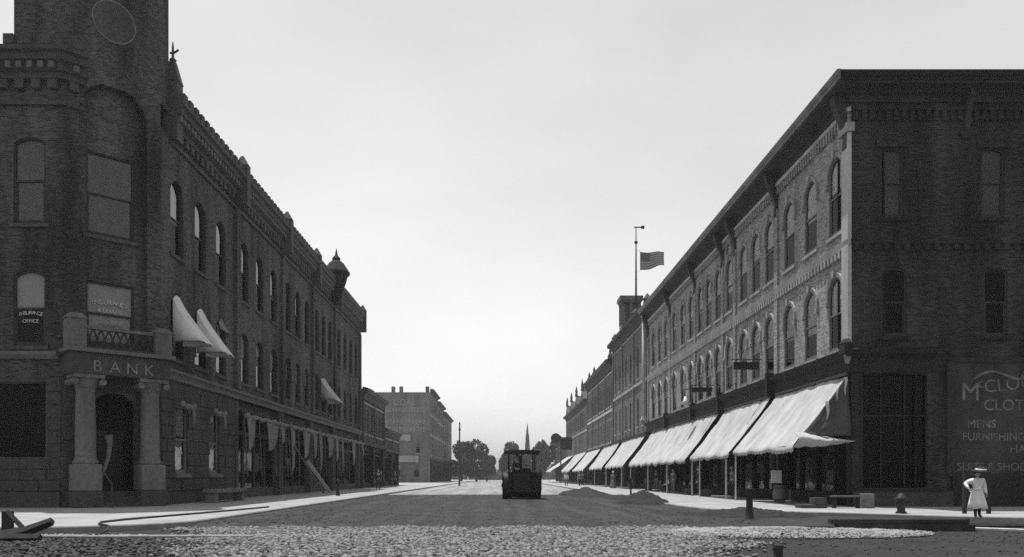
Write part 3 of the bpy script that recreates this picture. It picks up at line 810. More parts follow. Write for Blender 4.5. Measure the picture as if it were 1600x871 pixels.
# torn end curtain and rolled hem
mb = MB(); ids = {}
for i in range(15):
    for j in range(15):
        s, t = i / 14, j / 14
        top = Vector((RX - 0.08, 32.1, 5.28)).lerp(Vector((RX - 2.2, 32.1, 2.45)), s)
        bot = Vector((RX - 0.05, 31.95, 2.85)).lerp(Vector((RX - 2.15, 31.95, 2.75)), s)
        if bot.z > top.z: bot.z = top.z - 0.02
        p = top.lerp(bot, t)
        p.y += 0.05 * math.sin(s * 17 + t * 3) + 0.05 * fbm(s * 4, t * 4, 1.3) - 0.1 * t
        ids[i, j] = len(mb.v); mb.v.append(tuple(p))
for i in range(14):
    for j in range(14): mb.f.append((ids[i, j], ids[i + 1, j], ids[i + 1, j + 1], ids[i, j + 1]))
o = mb.build('end_curtain', 'canvas_shaded', aw, smooth=True)
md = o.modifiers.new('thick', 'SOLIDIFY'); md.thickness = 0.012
mb = MB(); ids = {}; n1, n2 = 30, 12
for i in range(n1 + 1):
    for j in range(n2 + 1):
        s_, t = i / n1, j / n2
        top = Vector((RX - 2.28 + 2.36 * s_, 32.02, 3.0 - 0.28 * s_ - 0.1 * s_ * s_))
        bot = Vector((RX - 2.3 + 2.4 * s_, 31.98, 2.36 + 0.24 * s_ - 0.06 * math.sin(s_ * 3.1)))
        p = top.lerp(bot, t)
        bul = math.sin(math.pi * min(1, t * 1.05)) * (0.5 - 0.34 * s_)
        p.y -= bul + 0.05 * fbm(s_ * 6, t * 3, 1.2)
        p.z += 0.05 * fbm(s_ * 7 + 3, t * 2.5, 1.3) * (1 - s_ * 0.6)
        ids[i, j] = len(mb.v); mb.v.append(tuple(p))
for i in range(n1):
    for j in range(n2): mb.f.append((ids[i, j], ids[i + 1, j], ids[i + 1, j + 1], ids[i, j + 1]))
o = mb.build('folded_hem', 'canvas', aw, smooth=True); md = o.modifiers.new('thick', 'SOLIDIFY'); md.thickness = 0.014
mb = MB()
for s0, ln_, wd in ((0.08, 0.75, 0.13), (0.24, 0.55, 0.1), (0.42, 0.85, 0.16)):
    x0, z0 = RX - 0.08 - 2.12 * s0, 5.28 - 2.83 * s0
    for q in range(8):
        t0, t1 = q / 8, (q + 1) / 8
        w0, w1 = wd * (1 - t0) ** 0.7, wd * (1 - t1) ** 0.7
        def pp(t, w): return (x0 + w + 0.02 * math.sin(t * 7 + s0 * 9), 32.0 - 0.05 - 0.05 * math.sin(t * 5), z0 + 0.12 - ln_ * t)
        mb.quad(pp(t0, -w0 / 2), pp(t0, w0 / 2), pp(t1, w1 / 2), pp(t1, -w1 / 2))
mb.build('torn_strip', 'canvas', aw)
awning('broad white canvas awning, second from the right corner', RX, 41.25, 49.7, zbot=2.42, posts=(42.0, 47.6, 49.5), seed=9)
awning('longest white canvas awning, under the far half of the corner block', RX, 51.2, 73.6, zbot=2.35, posts=(57.0, 64.4, 73.0), seed=14)
awning('white canvas awning just past the pale downpipe', RX, 77.0, 90.5, zbot=2.35, posts=(78.5, 90.0), seed=21)
awning('white canvas awning, fifth from the right corner', RX, 93.5, 107.0, zbot=2.3, posts=(101.0,), seed=25)
awning('short white canvas awning, sixth from the right corner', RX, 110.5, 127.5, proj=2.6, zbot=2.2, posts=(119.0,), seed=31)
awning('white canvas awning, seventh from the right corner, seen edge on', RX, 130.5, 150.0, proj=2.8, zbot=2.2, posts=(140.0,), seed=37)
awning('farthest small white awning at the end of the right row', RX, 153.0, 170.0, proj=4.4, zbot=2.3, posts=(160.0,), seed=41)

# ------------------------------------------------------------------ other blocks of the street
def block(name, label, X, y0, y1, side, zw, bays, rows, mat, trim='stone_trim', corn='cornice_metal', ground='trim_dark', depth_x=14, nwin=2, ww=1.1, hood=False, front=False, gz=4.6, co=0.7, ch=0.7, parts=True, blind=0.5):
    """side 'E': stands east of the street and faces west; 'W': stands west and faces east"""
    b = thing(name, label, 'building', (X, y0, 0))
    if side == 'E': F = frame_at(X, y1, FACE_W); path = [(X, y0), (X, y1)]; sg = -1
    else: F = frame_at(X, y0, FACE_E); path = [(X, y1), (X, y0)]; sg = 1
    L = y1 - y0
    us = []
    for k in range(bays):
        for j in range(nwin): us.append((k + (j + 0.75) / (nwin + 0.5)) * L / bays)
    wall(b, F, 0, L, gz, zw, [(s, h, r, [(u - ww / 2, u + ww / 2) for u in us]) for s, h, r in rows], mat)
    for s, h, r in rows:
        for u in us: window(b, F, u, s, ww, h, r, smat=trim, hood=hood, blind=random.choice([None, blind, blind, blind * 0.8]), bmat='blind_grey')
    for k in range(bays + 1):
        u = min(L - 0.28, max(0.28, k * L / bays))
        MB().box(u - 0.26, u + 0.26, -0.12, 0, gz + 0.3, zw - 0.35).build('pilaster', trim if hood else mat, b, F)
    MB().sweep(path, [(0, zw - 0.35), (0.12, zw - 0.35), (0.16, zw - 0.1), (co * 0.55, zw + ch * 0.25), (co, zw + ch * 0.4), (co + 0.06, zw + ch * 0.85), (0, zw + ch)]).build('cornice', corn, b)
    MB().sweep(path, [(0, zw - 0.75), (0.1, zw - 0.75), (0.1, zw - 0.6), (0, zw - 0.6)]).build('string_course', trim, b)
    for s, h, r in rows[1:]:
        MB().sweep(path, [(0, s - 0.75), (0.12, s - 0.75), (0.12, s - 0.45), (0, s - 0.45)]).build('belt_course', trim, b)
    MB().sweep(path, [(0, gz - 0.1), (0.1, gz - 0.1), (0.3, gz + 0.25), (0, gz + 0.35)]).build('shopfront_cornice', corn, b)
    for k in range(bays): shopfront(b, X, y0 + k * L / bays + 0.03, y0 + (k + 1) * L / bays - 0.03, gz - 0.12, ground, sg, 3)
    d = -sg
    x0, x1 = sorted((X + d * 0.3, X + d * depth_x))
    MB().box(x0, x1, y0 + 0.3, y1 - 0.3, zw - 0.2, zw).build('roof', 'roof_tar', b)
    xa, xb = sorted((X + d * 0.01, X + d * depth_x))
    if not front: MB().box(xa, xb, y0, y0 + 0.29, 0, zw - 0.01).build('end_wall', mat, b)
    MB().box(xa, xb, y1 - 0.29, y1, 0, zw - 0.01).build('end_wall', mat, b)
    return b, F

B2, F2 = block('brick_block', 'brick block with roof lantern and flagpole, past the pale downpipe at right', RX, 76.42, 99.9, 'E', 16.9, 3, [(6.3, 2.9, 0.2), (11.2, 3.2, 0.35)], 'brick_mid', nwin=2, ww=0.95, gz=5.2, co=0.75)
for y in (77.2, 84.0, 91.5, 99.2):
    MB().frustum((RX + 0.1, y), 0.4, 0.35, 0.3, 0.3, 17.5, 18.3).frustum((RX + 0.1, y), 0.42, 0.42, 0.02, 0.02, 18.3, 18.9).build('parapet_pedestal', 'trim_bank', B2)
MB().box(RX - 0.05, RX + 0.5, 77.7, 90.9, 17.45, 18.0).build('parapet', 'trim_bank', B2)
ln = MB().box(RX - 0.9, RX + 1.1, 86.6, 88.6, 17.2, 17.8)
ln.box(RX - 1.15, RX + 1.35, 86.35, 88.85, 20.3, 20.75).box(RX - 1.0, RX + 1.2, 86.5, 88.7, 20.05, 20.3)
for x in (RX - 0.8, RX + 0.1, RX + 1.0):
    for y in (86.75, 88.45): ln.box(x - 0.15, x + 0.15, y - 0.15, y + 0.15, 17.8, 20.05)
ln.box(RX - 0.5, RX + 0.7, 87.0, 88.2, 17.8, 20.05)
ln.build('roof_lantern', 'brick_mid', B2)
B3, F3 = block('narrow_window_block', 'brick block with pale rows of narrow windows, third on the right', RX, 100.0, 129.6, 'E', 15.1, 4, [(5.6, 2.8, 0.0), (10.2, 2.9, 0.0)], 'brick_mid', trim='stone_pale', nwin=3, ww=1.0, gz=4.9, co=0.9, ch=0.9)
for y in (104, 122.0, 128.8):
    MB().frustum((RX + 0.2, y), 0.4, 0.4, 0.3, 0.3, 15.9, 16.9).lathe([(0.35, 16.9), (0.15, 17.3), (0.2, 17.5), (0.03, 18.0)], (RX + 0.2, y), 8).build('parapet_finial', 'trim_bank', B3)
B4, F4 = block('gabled_block', 'lower brick block with pointed gables and finials, fourth on the right', RX, 129.8, 171.0, 'E', 13.2, 4, [(5.4, 2.5, 0.0), (9.4, 2.5, 0.0)], 'brick_far', nwin=3, gz=4.7)
for y in (136, 146.5, 157, 167):
    mb = MB(); mb.add([(RX - 0.3, y - 3, 13.7), (RX - 0.3, y + 3, 13.7), (RX - 0.3, y, 16.0), (RX + 3, y - 3, 13.7), (RX + 3, y + 3, 13.7), (RX + 3, y, 16.0)], [(0, 1, 2), (3, 5, 4), (0, 2, 5, 3), (1, 4, 5, 2), (0, 3, 4, 1)])
    mb.lathe([(0.3, 15.8), (0.2, 16.5), (0.25, 16.7), (0.02, 17.8)], (RX - 0.2, y), 8)
    mb.build('gable', 'trim_bank', B4)
B5, F5 = block('low_brick_block', 'low dark brick house at the far end of the right row', RX - 0.6, 176.0, 196.0, 'E', 8.6, 2, [(5.0, 2.2, 0.0)], 'brick_far', nwin=3, gz=4.4)

# flagpole and flag
fp = thing('flagpole', 'tall thin flagpole with ball and vane on the right roof', 'flagpole', (14.4, 85.4, 17.0))
MB().tube([(14.4, 85.4, 17.0), (14.4, 85.4, 22), (14.4, 85.4, 27.9)], [0.12, 0.10, 0.05], 8).build('pole', 'iron', fp, smooth=True)
MB().lathe([(0.02, -0.2), (0.16, -0.12), (0.2, 0), (0.16, 0.12), (0.02, 0.2)], (14.4, 85.4), 10, 26.2).build('ball', 'iron', fp, smooth=True)
MB().box(14.2, 15.3, 85.38, 85.42, 27.75, 27.87).box(14.95, 15.3, 85.38, 85.42, 27.65, 27.98).build('vane', 'iron', fp)
NX, NZ = 26, 14
mb = MB(); uv = []
for i in range(NX + 1):
    for j in range(NZ + 1):
        s, t = i / NX, j / NZ
        mb.v.append((14.85 + 2.6 * s, 85.4 + 0.35 * s * math.sin(s * 7 + t * 1.2), 23.25 + 1.95 * t * (1 - 0.25 * s) + 0.25 * s - 0.15 * math.sin(s * 6) * s + 0.25 * s * s))
        uv.append((s, t))
for i in range(NX):
    for j in range(NZ): a = i * (NZ + 1) + j; mb.f.append((a, a + NZ + 1, a + NZ + 2, a + 1))
me = bpy.data.meshes.new('flag'); me.from_pydata(mb.v, [], mb.f); me.materials.append(M['flag_cloth'])
ul = me.uv_layers.new(name='uv')
for lp in me.loops: ul.data[lp.index].uv = uv[lp.vertex_index]
me.polygons.foreach_set('use_smooth', [True] * len(me.polygons))
o = inst('flag', me); tag(o, 'striped flag blowing to the right from the flagpole', 'flag')
md = o.modifiers.new('thick', 'SOLIDIFY'); md.thickness = 0.02
tag(MB().tube([(14.45, 85.4, 23.0), (14.85, 85.4, 23.25), (14.85, 85.4, 25.2), (14.45, 85.4, 25.4)], 0.015, 5).build('halyard', 'iron'), 'thin rope tying the striped flag to its pole', 'rope')

# ------------------------------------------------------------------ left-hand bank block
LX, LY0, LY1 = -14.3, 33.6, 80.9
A_, B_ = (-17.0, 31.0), (LX, LY0)
BK = thing('bank_block', 'dark brick bank block with corner clock tower and columned entrance at left', 'building', (LX, LY0, 0))
FB = frame_at(LX, LY0, FACE_E)
cang = math.atan2(B_[1] - A_[1], B_[0] - A_[0]); CL = math.hypot(B_[1] - A_[1], B_[0] - A_[0])
FC = frame_at(A_[0], A_[1], cang)
FA = frame_at(-50, 31.0, 0)
LW = [35.3, 38.05, 40.85, 44.6, 47.4, 50.3, 53.7, 56.3, 58.95, 62.1, 64.5, 66.9, 70.6, 73.3, 76.1, 78.9]
lu = [y - LY0 for y in LW]; hw = 0.70
GW = [(1.55, 2.95), (5.7, 7.0)]
wall(BK, FB, 0, 9.5, 0, 5.6, [(1.35, 3.0, 0.0, GW)], 'stone_bank', y=0.05)
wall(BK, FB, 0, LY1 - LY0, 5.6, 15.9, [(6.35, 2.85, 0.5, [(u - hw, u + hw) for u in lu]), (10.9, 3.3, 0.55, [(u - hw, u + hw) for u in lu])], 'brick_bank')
for k, u in enumerate(lu):
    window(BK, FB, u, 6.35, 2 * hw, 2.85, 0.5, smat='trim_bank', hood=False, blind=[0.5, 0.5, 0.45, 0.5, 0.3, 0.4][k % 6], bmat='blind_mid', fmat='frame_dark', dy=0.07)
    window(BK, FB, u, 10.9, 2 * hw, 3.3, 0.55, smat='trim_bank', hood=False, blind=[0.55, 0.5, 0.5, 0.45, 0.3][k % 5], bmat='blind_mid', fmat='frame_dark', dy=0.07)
for ua, ub in GW:
    window(BK, FB @ Matrix.Translation((0, 0.05, 0)), (ua + ub) / 2, 1.35, ub - ua, 3.0, 0.0, smat='stone_bank_light', hood=False, blind=0.45, bmat='blind_mid', fmat='frame_paint')
# side street face
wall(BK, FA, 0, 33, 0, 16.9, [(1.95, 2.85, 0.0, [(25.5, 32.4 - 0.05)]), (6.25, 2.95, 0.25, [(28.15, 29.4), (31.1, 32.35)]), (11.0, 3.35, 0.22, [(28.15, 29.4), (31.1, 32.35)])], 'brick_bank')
for u in (28.78, 31.72):
    window(BK, FA, u, 6.25, 1.25, 2.95, 0.25, smat='trim_bank', hood=False, blind=0.5, bmat='blind_grey', fmat='frame_dark')
    window(BK, FA, u, 11.0, 1.25, 3.35, 0.22, smat='trim_bank', hood=False, blind=0.97, bmat='blind_grey', fmat='frame_dark')
MB().quad((-24.5, 31.2, 1.95), (-17.65, 31.2, 1.95), (-17.65, 31.2, 4.8), (-24.5, 31.2, 4.8)).build('pane', 'shop_glass', BK)
for x in (-22.2, -19.9): MB().box(x - 0.05, x + 0.05, 31.14, 31.26, 1.95, 4.8).build('mullion', 'frame_dark', BK)
# corner face: tall arched recess holding the windows, entrance below
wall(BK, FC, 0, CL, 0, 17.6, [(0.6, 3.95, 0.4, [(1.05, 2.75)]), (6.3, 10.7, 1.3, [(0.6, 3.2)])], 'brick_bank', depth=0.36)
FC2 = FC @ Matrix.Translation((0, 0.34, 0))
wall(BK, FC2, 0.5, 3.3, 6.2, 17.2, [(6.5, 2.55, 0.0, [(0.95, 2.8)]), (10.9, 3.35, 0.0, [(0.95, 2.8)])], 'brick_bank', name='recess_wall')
for z, h, bl in ((6.5, 2.55, 0.97), (10.9, 3.35, 0.97)):
    window(BK, FC2, 1.875, z, 1.85, h, 0.0, smat='trim_bank', hood=False, blind=bl, bmat='blind_grey', fmat='frame_dark')
def arc_text(txt, cx, cz, rad, size, span, frame, y, parent, mat='gilt'):
    n = len(txt)
    for k, ch in enumerate(txt):
        if ch == ' ': continue
        t = span * ((k + 0.5) / n - 0.5)
        inst('lettering', text_mesh(ch, size, mat, 0.003), parent, frame @ Matrix.Translation((cx + rad * math.sin(t), y, cz + rad * math.cos(t))) @ Matrix.Rotation(t, 4, 'Y') @ STAND)
arc_text('INSURANCE', 1.875, 6.2, 2.0, 0.28, 0.72, FC2, 0.08, BK)
inst('lettering', text_mesh('& LOANS', 0.24, 'gilt', 0.003), BK, FC2 @ Matrix.Translation((1.875, 0.08, 7.86)) @ STAND)
inst('lettering', text_mesh('OFFICE', 0.3, 'letter_stone', 0.003), BK, FC2 @ Matrix.Translation((1.875, 0.08, 7.2)) @ STAND)
arc_text('INSURANCE', 31.72, 5.95, 1.55, 0.2, 0.6, FA, 0.08, BK)
inst('lettering', text_mesh('OFFICE', 0.2, 'gilt', 0.003), BK, FA @ Matrix.Translation((31.72, 0.08, 7.18)) @ STAND)
# entrance: recessed door, podium, steps, two columns, entablature, balcony
MB().box(0.95, 2.85, 1.0, 1.1, 0.6, 4.6).build('door_wall', 'room_dark', BK, FC)
dr = MB().box(1.25, 2.55, 0.92, 0.99, 0.62, 3.1); dr.build('door', 'wood_dark', BK, FC)
MB().tube([(1.95, 0.88, 2.9), (2.0, 0.86, 2.5), (1.95, 0.86, 2.0), (1.8, 0.86, 1.5), (1.7, 0.88, 1.2)], [0.2, 0.12, 0.1, 0.08, 0.04], 8).build('door_curtain', 'blind_grey', BK, FC, smooth=True)
MB().box(1.06, 2.74, 0.0, 1.0, 0.5, 0.598).build('threshold', 'stone_bank', BK, FC)
for k, (a, b) in enumerate(((0.15, 1.2), (2.6, 3.65))):
    bevel(MB().box(a, b, -1.02, -0.02, 0.0, 0.62).build('podium', 'stone_bank', BK, FC), 0.03)
for k in range(3):
    MB().box(1.21, 2.59, -0.95 + 0.3 * k, -0.02, 0.2 * k, 0.2 * k + 0.198).build('step', 'stone_bank', BK, FC)
for cx in (0.68, 3.12):
    bevel(MB().box(cx - 0.48, cx + 0.48, -0.98, -0.04, 0.63, 1.68).build('column_plinth', 'stone_bank_light', BK, FC), 0.04)
    MB().lathe([(0.46, 1.68), (0.46, 1.8), (0.40, 1.86), (0.40, 1.92), (0.375, 2.0), (0.37, 3.0), (0.335, 4.5), (0.36, 4.55), (0.36, 4.62)], (cx, -0.5), 20).build('column_shaft', 'stone_bank_light', BK, FC, smooth=True)
    mb = MB().lathe([(0.36, 4.62), (0.42, 4.75), (0.5, 4.95), (0.5, 5.0)], (cx, -0.5), 16).box(cx - 0.56, cx + 0.56, -1.03, 0.0, 5.0, 5.14)
    for sx in (-0.5, 0.5): mb.tube([(cx + sx, -1.0, 4.86), (cx + sx, -0.02, 4.86)], 0.13, 10)
    mb.build('column_capital', 'stone_bank_light', BK, FC)
bevel(MB().box(0.0, 3.78, -1.0, -0.003, 5.15, 5.98).build('entablature', 'stone_bank', BK, FC), 0.03)
MB().box(-0.14, 3.92, -1.16, -0.003, 5.99, 6.13).build('entablature_cornice', 'stone_bank_light', BK, FC)
for ch, u in (('B', 0.95), ('A', 1.6), ('N', 2.25), ('K', 2.9)):
    inst('lettering', text_mesh(ch, 0.62, 'letter_stone', 0.02), BK, FC @ Matrix.Translation((u, -1.02, 5.27)) @ STAND)
for cx, h in ((0.25, 7.25), (3.5, 7.05)):
    mb = MB().box(cx - 0.33, cx + 0.33, -1.0, -0.36, 6.14, h); mb.frustum((cx, -0.68), 0.38, 0.37, 0.2, 0.2, h, h + 0.22)
    mb.build('balcony_pedestal', 'stone_bank_light', BK, FC)
MB().box(0.59, 3.16, -0.86, -0.6, 6.92, 7.04).build('balcony_rail', 'stone_bank_light', BK, FC)
mb = MB().box(0.59, 3.16, -0.82, -0.64, 6.14, 6.26)
for k in range(9):
    x = 0.62 + k * 0.285
    for s in (0, 1):
        xa, xb = (x, x + 0.26) if s == 0 else (x + 0.26, x)
        mb.tube([(xa, -0.73, 6.27), (xb, -0.73, 6.91)], 0.035, 6)
mb.build('balcony_lattice', 'stone_bank', BK, FC)
MB().tube([(1.15, -0.9, 1.5), (1.2, -1.9, 0.9)], 0.03, 8).tube([(1.2, -1.9, 0.0), (1.2, -1.9, 0.9)], 0.03, 8).tube([(1.15, -0.9, 0.62), (1.15, -0.9, 1.5)], 0.03, 8).build('handrail', 'stone_bank', BK, FC)
# rough-faced stones of the ground storey, each its own block with open joints
bm = bmesh.new(); bmesh.ops.create_cube(bm, size=1.0)
bmesh.ops.bevel(bm, geom=list(bm.edges), offset=0.06, segments=1, affect='EDGES')
stone_me = bpy.data.meshes.new('stone'); bm.to_mesh(stone_me); bm.free(); stone_me.materials.append(M['stone_bank'])
def stones(F, u0, u1, z0, z1, ch, lng, holes, y=0.0, depth=0.2):
    nr = max(1, round((z1 - z0) / ch)); hgt = (z1 - z0) / nr
    for r in range(nr):
        za, zb = z0 + r * hgt, z0 + (r + 1) * hgt
        u = u0 - (lng * 0.5 if r % 2 else 0)
        while u < u1 - 1e-3:
            L = lng * random.uniform(0.8, 1.2)
            segs = [(max(u, u0), min(u + L, u1))]
            for (ha, hb, hz0, hz1) in holes:
                if zb > hz0 + 0.05 and za < hz1 - 0.05:
                    ns = []
                    for a, b in segs:
                        if b <= ha or a >= hb: ns.append((a, b))
                        else:
                            if a < ha: ns.append((a, ha))
                            if b > hb: ns.append((hb, b))
                    segs = ns
            for a, b in segs:
                if b - a > 0.12:
                    pr = random.uniform(0.03, 0.09)
                    inst('stone', stone_me, BK, F @ Matrix.Translation(((a + b) / 2, y + depth / 2 - pr, (za + zb) / 2)) @ Matrix.Diagonal((b - a - 0.03, depth, hgt - 0.03, 1)))
            u += L
stones(FB, 0.05, 9.45, 0.55, 5.1, 0.57, 1.1, [(a - 0.02, b + 0.02, 1.25, 4.4) for a, b in GW], y=0.05)
stones(FA, 28.0, 32.95, 0.62, 1.9, 0.43, 1.0, [])
stones(FA, 32.4, 32.98, 1.95, 5.0, 0.51, 0.9, [])
stones(FC, 0.02, 1.05, 0.65, 5.1, 0.5, 0.7, [])
stones(FC, 2.75, CL - 0.02, 0.65, 5.1, 0.5, 0.7, [])
MB().box(-50, A_[0] - 0.02, 30.82, 30.998, 0.0, 0.6).build('base_course', 'stone_bank', BK)
MB().box(LX + 0.0, LX + 0.14, LY0 + 0.1, 43.0, 0.0, 0.53).build('base_course', 'stone_bank', BK)
for a, b in GW: MB().box(LX - 0.06, LX + 0.12, LY0 + a - 0.2, LY0 + b + 0.2, 1.16, 1.3).build('window_sill', 'stone_bank_light', BK)
PW = [(LX, LY1), B_]
MB().sweep(PW, [(0, 5.4), (0.1, 5.4), (0.14, 5.6), (0.3, 5.68), (0.32, 5.8), (0, 5.88)]).build('ledge', 'stone_bank_light', BK)
MB().sweep([(A_[0] - 0.1, A_[1]), (-50, 31.0)], [(0, 5.75), (0.1, 5.75), (0.26, 5.9), (0.28, 6.02), (0, 6.08)]).build('ledge', 'stone_bank_light', BK)
MB().sweep([(A_[0] - 0.1, A_[1]), (-50, 31.0)], [(0, 4.85), (0.07, 4.85), (0.07, 5.0), (0, 5.0)]).build('string_course', 'stone_bank', BK)
# main cornice in steps, brick corbels and crest
P1 = [(LX, LY1), (LX, 34.5)]; P2 = [(-16.45, 31.53), A_, (-50, 31.0)]
for P in (P1, P2):
    z = 0.0 if P is P1 else 0.25
    MB().sweep(P, [(0, 16.3 + z), (0.2, 16.3 + z), (0.2, 16.52 + z), (0.32, 16.56 + z), (0.32, 16.85 + z), (0.5, 16.9 + z), (0.52, 17.15 + z), (0.66, 17.2 + z), (0.68, 17.36 + z), (0, 17.46 + z)]).build('cornice', 'trim_bank', BK)
    PV = P if P is P1 else [P2[0], P2[1], (-24.0, 31.0)]
    corbel_parts(BK, 'corbel', PV, 0, 0.17, 15.95 + z, 16.3 + z, 0.62, 0.34, 'trim_bank')
    tag(dentils(PV, 0.33, 0.46, 16.6 + z, 16.84 + z, 0.4, 0.2).build('modillions', 'stone_bank_light', BK), kind='stuff')
    corbel_parts(BK, 'merlon', PV, 0.30, 0.60, 17.42 + z, 17.8 + z, 0.66, 0.38, 'trim_bank')
    MB().sweep(P, [(0, 15.58), (0.12, 15.58), (0.12, 15.72), (0, 15.72)]).build('string_course', 'trim_bank', BK)
    MB().sweep(P, [(-0.3, 15.9), (-0.003, 15.9), (-0.003, 17.4 + z), (-0.3, 17.4 + z)]).build('parapet', 'brick_bank', BK)
for y in (43.1, 52.1, 60.45, 68.6, 80.55):
    MB().box(LX, LX + 0.2, y - 0.32, y + 0.32, 5.9, 15.55).build('pilaster', 'brick_bank', BK)
    mb = MB().box(LX + 0.02, LX + 0.72, y - 0.26, y + 0.26, 15.75, 17.85); mb.frustum((LX + 0.38, y), 0.36, 0.30, 0.06, 0.06, 17.9, 18.45)
    mb.build('parapet_pier', 'trim_bank', BK)
mb = MB().box(LX - 0.28, LX + 0.34, 34.46, 35.1, 15.75, 18.3); mb.frustum((LX + 0.03, 34.78), 0.34, 0.34, 0.13, 0.13, 18.3, 19.2)
mb.lathe([(0.10, 19.2), (0.16, 19.3), (0.06, 19.4), (0.05, 19.85), (0.02, 20.1)], (LX + 0.03, 34.78), 8)
mb.tube([(LX - 0.1, 34.78, 19.62), (LX + 0.05, 34.78, 19.6), (LX + 0.28, 34.78, 19.75)], 0.045, 6).build('corner_pinnacle', 'trim_bank', BK)
MB().lathe([(0.1, 15.6), (0.5, 16.3), (0.62, 16.9), (0.85, 17.5), (0.95, 17.95), (1.15, 18.15), (1.12, 18.3), (0.62, 19.05), (0.32, 19.3), (0.36, 19.45), (0.12, 19.75), (0.02, 20.3)], (LX + 0.5, 67.0), 12).build('turret', 'slate', BK)
# corner tower with clock
TP = [(-18.95, 31.12), (-16.87, 31.12), (-14.32, 33.58), (-14.32, 34.45), (-15.6, 37.2), (-18.95, 37.2)]
MB().prism(TP, 16.9, 25.5).build('tower', 'brick_bank', BK)
mb = MB(); c = Vector((1.9, -0.03, 19.55))
for r0, r1 in ((0.8, 0.85),):
    for k in range(36):
        t0, t1 = 2 * math.pi * k / 36, 2 * math.pi * (k + 1) / 36
        q = [(c.x + r * math.cos(t), c.y, c.z + r * math.sin(t)) for r, t in ((r0, t0), (r1, t0), (r1, t1), (r0, t1))]
        mb.quad(*q); mb.quad(q[1], (q[1][0], 0.08, q[1][2]), (q[2][0], 0.08, q[2][2]), q[2])
mb.build('clock_ring', 'letter_stone', BK, FC)
MB().lathe([(0.8, -0.02), (0.8, 0.08)], (0, 0), 36).build('clock_face', 'trim_bank', BK, FC @ Matrix.Translation((1.9, 0.04, 19.55)) @ STAND)
MB().box(1.88, 1.92, -0.04, -0.01, 19.1, 19.85).box(1.89, 1.91, -0.04, -0.01, 19.5, 20.2).build('clock_hands', 'stone_bank_light', BK, FC @ Matrix.Translation((1.9, 0, 19.55)) @ Matrix.Rotation(R(14), 4, 'Y') @ Matrix.Translation((-1.9, 0, -19.55)))
MB().box(-49.5, LX - 0.3, 37.3, LY1 - 0.31, 15.6, 15.9).build('roof', 'roof_tar', BK)
MB().box(-49.5, LX - 0.01, LY1 - 0.3, LY1, 0, 17.4).build('end_wall', 'brick_bank', BK)
# street shop fronts under the long front
SH = [(43.15, 52.05), (52.15, 60.4), (60.5, 68.55), (68.65, 80.8)]
for y0, y1 in SH: shopfront(BK, LX, y0, y1, 5.38, 'trim_bank', 1, 4)
# areaway coping by the bank windows
tag(bevel(MB().box(-13.6, -12.9, 36.4, 40.6, 0.45, 0.62).box(-13.5, -13.0, 36.5, 36.8, 0.0, 0.45).box(-13.5, -13.0, 40.2, 40.5, 0.0, 0.45).build('stone_bench', 'stone_bank_light'), 0.02), 'low pale stone bench below the bank street windows', 'bench')

# rolled canvas over the left shop fronts, ends hanging down in points
names = ['nearest to the bank entrance', 'second from the bank entrance', 'third from the bank entrance', 'farthest from the bank entrance']
for (y0, y1), nm in zip(SH, names):
    ra = thing('rolled_awning', 'rolled pale awning over the left shop front ' + nm, 'awning', (LX + 0.3, y0, 4.4), 0, 'rolled awnings on the left')
    pts = [(LX + 0.42 + 0.03 * math.sin(k * 2.1), y0 + 0.2 + (y1 - y0 - 0.4) * k / 24, 4.5 + 0.04 * math.sin(k * 1.3)) for k in range(25)]
    MB().tube(pts, [0.13 + 0.03 * math.sin(k * 1.7) for k in range(25)], 8).build('roll', 'canvas_dirty', ra, smooth=True)
    for q, (yy, ln_, wd) in enumerate(((y0 + 0.3, 2.3, 1.7), (y0 + (y1 - y0) * 0.42, 2.1, 2.4), (y1 - 1.7, 1.8, 1.3))):
        mb = MB(); n = 8; ln_ *= random.uniform(0.65, 1.3); yy += random.uniform(-0.2, 0.5); wd *= random.uniform(0.6, 1.1)
        for i in range(n + 1):
            for j in range(5):
                s, t = i / n, j / 4
                wq = wd * (0.12 + 0.88 * (1 - s) ** 0.5)
                mb.v.append((LX + 0.45 + 0.08 * math.sin(t * 6 + s * 2) + 0.05 * s, yy + wq * t, 4.45 - ln_ * s))
        for i in range(n):
            for j in range(4): a = i * 5 + j; mb.f.append((a, a + 1, a + 6, a + 5))
        o = mb.build('hanging_point', 'canvas_dirty', ra, smooth=True); md = o.modifiers.new('thick', 'SOLIDIFY'); md.thickness = 0.012
    for yy in (y0 + 0.3, y0 + (y1 - y0) / 3, y0 + 2 * (y1 - y0) / 3, y1 - 0.3):
        MB().tube([(LX + 0.35, yy, 4.4), (LX + 0.5, yy + 0.1, 1.2)], 0.03, 6).build('arm', 'wood_mid', ra)
tag(MB().tube([(-13.75, 53.4, 3.2), (-12.7, 57.3, 0.02)], 0.09, 4).build('leaning_board', 'wood_mid'), 'long grey board leaning at a slant before the left shops', 'board')
tag(MB().tube([(-13.7, 56.6, 2.3), (-12.6, 58.9, 0.02)], 0.16, 4).build('leaning_board', 'canvas_old'), 'short bright board leaning at a slant before the left shops', 'board')

